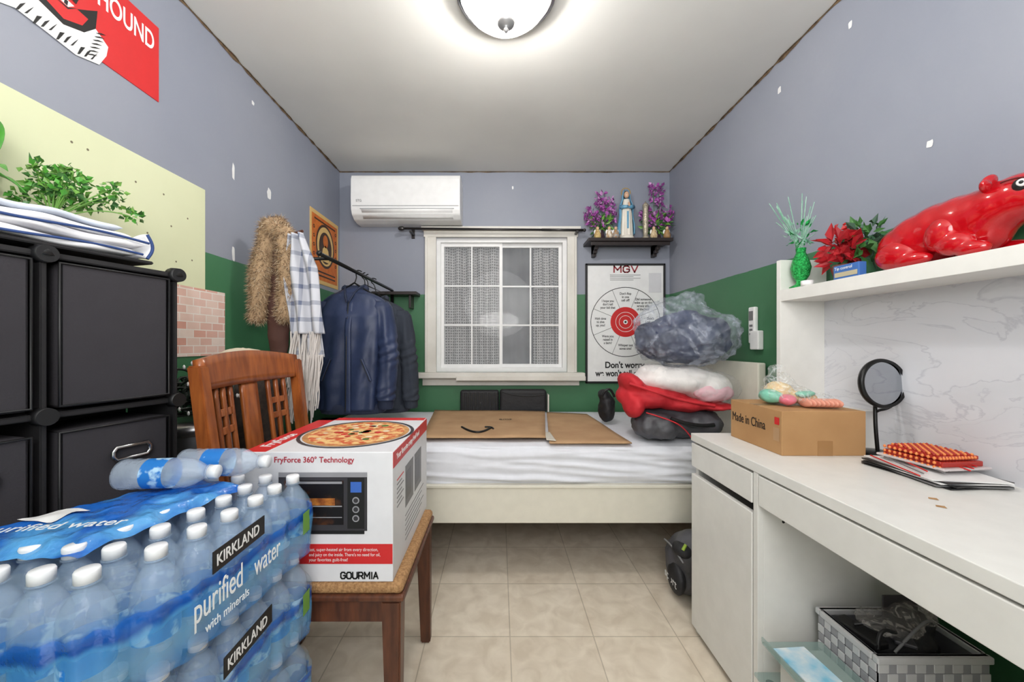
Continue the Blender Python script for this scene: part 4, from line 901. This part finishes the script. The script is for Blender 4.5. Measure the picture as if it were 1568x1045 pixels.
lathe('body',[(0,0),(.10,0),(.12,.9),(.125,.95),(.115,.95)],(-1.01,1.50,0),HM,g); blob('cream_cloth',[((-1.0,1.48,.985),(.12,.11,.085))],mat('cream_cloth',(220,210,188),.8),g,.01,.02,.06)

# ---------------------------------------------------------------- coats
g=grp('garment_rack')
cyl('rail',(-.75,1.58,1.465),(-.75,2.66,1.465),.009,.009,BLACKM,g); ell('rail_cap',(-.75,1.58,1.465),(.012,.012,.012),BLACKM,g)
cyl('post_far',(-.75,2.66,.62),(-.75,2.66,1.465),.011,.011,BLACKM,g); cyl('brace',(-.977,1.68,1.465),(-.75,1.68,1.465),.007,.007,BLACKM,g)
cyl('post_near',(-.977,1.69,0),(-.977,1.69,1.60),.014,.012,WOODD,g); ell('post_knob',(-.977,1.69,1.61),(.02,.02,.02),WOODD,g)
for a_ in (0,90,180,270): 
    v_=Vector((math.cos(R(a_+45)),math.sin(R(a_+45)),0)); cyl('foot',(-.977,1.69,.10),(-.977+.1*v_.x,1.69+.04*v_.y-.03*(1 if v_.y>0 else 0),.01),.011,.009,WOODD,g)
def jacket(name,cx,cy,top,bot,hw,m,mz,lean=0):
    g=grp(name); H=top-bot
    def tor(u,v):
        t=u*2*math.pi; z_=top-.03-(H-.04)*v
        w_=hw*(.55+.45*min(1,(v*7))**.5); w_*=1+.03*math.sin(math.pi*v)
        dpt=.055+.045*min(1,v*5); q=lambda c:math.copysign(abs(c)**.7,c)
        # long soft vertical folds with a few diagonal creases
        fold=(.007*math.sin(t*5+v*1.6+cx*9)+.004*math.sin(t*11+v*5)+.010*noise.noise(Vector((math.cos(t)*2.6+v*1.5,v*2.2,math.sin(t)*2.6+cy))))*min(1,v*3)
        fold+=.0035*noise.noise(Vector((math.cos(t)*5+v*6,v*11,cy)))
        return Vector((cx+lean*v+(w_+fold)*q(math.cos(t)),cy+(dpt+fold)*q(math.sin(t)),z_))
    grid('torso',tor,110,60,m,g,closeu=True,thick=.004)
    blob('shoulder',[((cx-hw*.45,cy,top-.055),(hw*.66,.058,.036),(0,-20,0)),((cx+hw*.45,cy,top-.055),(hw*.66,.058,.036),(0,20,0)),((cx,cy,top-.035),(hw*.5,.05,.04))],m,g,.008,.006,.08,7)
    for sx in (-1,1):
        P0=Vector((cx+sx*hw*.86,cy,top-.075)); P1=Vector((cx+sx*(hw+.028),cy-.03,top-.34)); P2=Vector((cx+sx*(hw+.020)+lean,cy-.055,bot+.06))
        def slv(u,v,P0=P0,P1=P1,P2=P2,sx=sx):
            t=u*2*math.pi; b_=v*v*(3-2*v); p_=P0.lerp(P1,min(1,v*2)) if v<.5 else P1.lerp(P2,v*2-1)
            r_=.058-.014*v
            if v<.05: r_*=.75+.25*v/.05
            el=math.exp(-((v-.5)/.13)**2)+.8*math.exp(-((v-.95)/.08)**2)
            f_=.005*math.sin(v*70+math.sin(t+sx)*3)*el+.009*noise.noise(Vector((math.cos(t)*1.8+v*2,math.sin(t)*1.8,v*4+cx)))
            return p_+Vector(((r_+f_)*math.cos(t),(r_+f_)*1.1*math.sin(t),0))
        grid('sleeve',slv,36,80,m,g,closeu=True,thick=.003)
        lathe('cuff',[(.036,0),(.041,.012),(.040,.035),(.043,.05),(.038,.055)],(P2.x,P2.y,P2.z-.045),mz,g,seg=24)
        grid('collar',lambda u,v,sx=sx:Vector((cx+sx*(.060-.042*u)-sx*.012*v,cy+.02-.10*u-.012*v*u,top+.022-.075*u*u+.0-.045*v*(1-.3*u))),12,6,mz,g,thick=.007)
    def hem(u,v):
        t=u*2*math.pi; q=lambda c:math.copysign(abs(c)**.7,c); e=.006*math.sin(math.pi*v)
        return Vector((cx+lean+(hw*.97+e+.002*math.sin(t*40))*q(math.cos(t)),cy+(.092+e)*q(math.sin(t)),bot-.01+.05*v))
    grid('hem',hem,120,6,mz,g,closeu=True,thick=.004)
    blob('collar_back',chain((cx-.055,cy+.015,top+.0),(cx+.055,cy+.015,top+.0),.02,.02,8),mz,g,.005)
    grid('placket',lambda u,v:Vector((cx-.006+.03*u+lean*v,cy-.072-.040*min(1,v*4)-.001,top-.075-(H-.075)*v)),3,30,m,g,thick=.008)
    tube('zip',[(cx+.002,cy-.085,top-.085),(cx+.004,cy-.118,top-.25),(cx+.004,cy-.119,(top+bot)/2-.05),(cx+lean,cy-.118,bot+.01)],.003,BLACK,g)
    for sx in (-1,1):
        pp=[(cx+sx*.080,cy-.113,(top+bot)/2-.05),(cx+sx*.125,cy-.110,(top+bot)/2-.16)]
        tube('pocket_welt',pp,.006,m,g); tube('pocket_line',[(q[0]-sx*.006,q[1]-.003,q[2]) for q in pp],.002,BLACK,g)
    tube('hanger',[(cx-.13,cy,top-.05),(cx,cy,top+.03),(cx+.13,cy,top-.05)],.005,BLACKM,g,smoothc=False)
    dx=-.75-cx
    tube('hanger_hook',[(cx,cy,top+.025),(cx+dx*.5,cy,1.44),(-.765,cy,1.456),(-.768,cy,1.478),(-.75,cy,1.484),(-.735,cy,1.475)],.003,BLACKM,g)
    return g
JN=mat('navy_nylon',(42,54,86),.5,col2=(36,47,76),ns=8,bump=.12,bs=16); JR=mat('navy_rib',(34,42,66),.8)
JB=mat('dark_navy_wool',(44,50,62),.85,bump=.15,bs=30)
jacket('bomber_jacket',-.775,2.03,1.385,.735,.165,JN,JR)
jacket('black_coat',-.735,2.27,1.36,.70,.17,JB,JB,.03)
for yy in (2.12,2.17):
    h=grp('coat_hanger'); tube('frame',[(-.86,yy,1.37),(-.75,yy,1.42),(-.66,yy,1.38),(-.86,yy,1.37)],.004,BLACKM,h,smoothc=False); tube('hook',[(-.75,yy,1.42),(-.75,yy,1.45),(-.768,yy,1.46),(-.768,yy,1.483),(-.748,yy,1.487)],.003,BLACKM,h)
g=grp('fur_collar_coat'); F1=mat('fur_tan',(178,150,118),.9); F2=mat('fur_brown',(122,98,76),.9); F3=mat('fur_pale',(212,194,168),.9)
fy=1.66
parts=chain((-1.005,fy,1.595),(-1.035,fy-.01,1.40),.035,.045,7)+chain((-1.035,fy-.01,1.40),(-1.05,fy-.01,1.21),.045,.034,7)+chain((-.985,fy-.015,1.60),(-.925,fy-.02,1.56),.036,.036,5)+chain((-.925,fy-.02,1.56),(-.905,fy-.02,1.37),.036,.046,7)+chain((-.905,fy-.02,1.37),(-.925,fy-.02,1.21),.046,.034,6)+chain((-1.005,fy,1.598),(-.96,fy,1.61),.033,.033,4)
fo=blob('fur_trim',parts,F1,g,.008,.02,.05)
fuzz('fur_strands',fo,11000,.022,.0011,[F1,F2,F3,F1,F2],g,.5)
CO=mat('coat_brown',(80,50,42),.8)
blob('lining',[((-.975,fy+.02,1.40),(.05,.03,.2)),((-.975,fy+.02,1.22),(.05,.035,.25))],CO,g,.01,.02,.06)
g=grp('plaid_scarf'); SC=mat('scarf_plaid',(206,206,212),.9); nt=SC.node_tree; bb=bsdf(SC)
g_=N(nt,'ShaderNodeNewGeometry'); s_=N(nt,'ShaderNodeSeparateXYZ'); nt.links.new(g_.outputs['Position'],s_.inputs[0])
def stripe(o_,per,w_):
    m1=N(nt,'ShaderNodeMath',operation='PINGPONG'); m1.inputs[1].default_value=per; nt.links.new(o_,m1.inputs[0]); m2=N(nt,'ShaderNodeMath',operation='LESS_THAN'); m2.inputs[1].default_value=w_; nt.links.new(m1.outputs[0],m2.inputs[0]); return m2
a1=stripe(s_.outputs[0],.022,.005); a2=stripe(s_.outputs[2],.035,.009); am=N(nt,'ShaderNodeMath',operation='ADD'); nt.links.new(a1.outputs[0],am.inputs[0]); nt.links.new(a2.outputs[0],am.inputs[1])
r=N(nt,'ShaderNodeValToRGB'); r.color_ramp.elements[0].color=lin((196,198,206)); r.color_ramp.elements[1].color=lin((104,112,136)); 
hm=N(nt,'ShaderNodeMath',operation='MULTIPLY'); hm.inputs[1].default_value=.5; nt.links.new(am.outputs[0],hm.inputs[0]); nt.links.new(hm.outputs[0],r.inputs[0]); nt.links.new(r.outputs[0],bb.inputs['Base Color'])
def scf(x0,x1,zt,zb,y0,ph):
    def f(u,v):
        z_=zt+(zb-zt)*v; w0=.45+.55*min(1,v*3); xm=(x0+x1)/2+.03*v-.02*(1-v); x_=xm+(u-.5)*(x1-x0)*w0
        return Vector((x_,y0+.018*math.sin(u*13+ph)+.006*math.sin(v*9+u*4),z_))
    return f
grid('scarf_front',scf(-.91,-.77,1.555,1.13,1.60,0),40,50,SC,g,thick=.004)
grid('scarf_back',scf(-.93,-.79,1.545,1.03,1.635,2),40,50,SC,g,thick=.004)
FR=mat('scarf_fringe',(206,200,196),.9)
bm=bmesh.new()
for i in range(110):
    x_=random.uniform(-.885,-.755); yy=1.6+random.uniform(-.012,.04); z_=1.14 if i%2 else 1.04; p_=Vector((x_,yy,z_)); L_=random.uniform(.20,.30)
    for s in range(6):
        q_=p_+Vector((random.uniform(-.008,.006)-.003,random.uniform(-.004,.004),-L_/6)); w_=Vector((.0022,.001,0))
        bm.faces.new([bm.verts.new(p_-w_),bm.verts.new(p_+w_),bm.verts.new(q_+w_),bm.verts.new(q_-w_)]); p_=q_
fin('fringe',bm,FR,g)
tube('peg',[(-.977,1.68,1.55),(-.90,1.64,1.56),(-.84,1.62,1.57)],.006,WOODD,g)

# ---------------------------------------------------------------- light
def area(name,loc,rot,size,pw,col=(1,1,1)):
    L=bpy.data.lights.new(name,'AREA'); L.shape='DISK'; L.size=size; L.energy=pw; L.color=col
    o=bpy.data.objects.new(name,L); COL.objects.link(o); o.location=loc; o.rotation_euler=[R(a) for a in rot]; return o
pl=bpy.data.lights.new('ceiling_bulb','POINT'); pl.energy=62; pl.shadow_soft_size=.06; pl.color=(1,.975,.94)
po=bpy.data.objects.new('ceiling_bulb',pl); COL.objects.link(po); po.location=(LXc,LYc,CZ-.075)
area('added_front_fill',(0.0,-.45,1.75),(100,0,0),1.1,24,(1,.99,.97))  # unseen fill lamp added behind the camera to brighten the room
area('added_upward_fill',(0.0,-.05,1.45),(152,0,0),.6,16,(1,.99,.97))  # second added fill, aimed up so the ceiling gets brighter
wd=bpy.data.worlds.new('world'); scene.world=wd; wd.use_nodes=True; wd.node_tree.nodes['Background'].inputs[0].default_value=(1,.985,.96,1); wd.node_tree.nodes['Background'].inputs[1].default_value=2.0

# ---------------------------------------------------------------- camera
cam=bpy.data.cameras.new('camera'); co=bpy.data.objects.new('camera',cam); COL.objects.link(co)
co.location=(0,0,1.084); co.rotation_euler=(R(90),0,0); cam.sensor_width=36; cam.lens=580/1568*36; cam.shift_x=20/1568; cam.shift_y=5.5/1568; cam.clip_start=.01
scene.camera=co
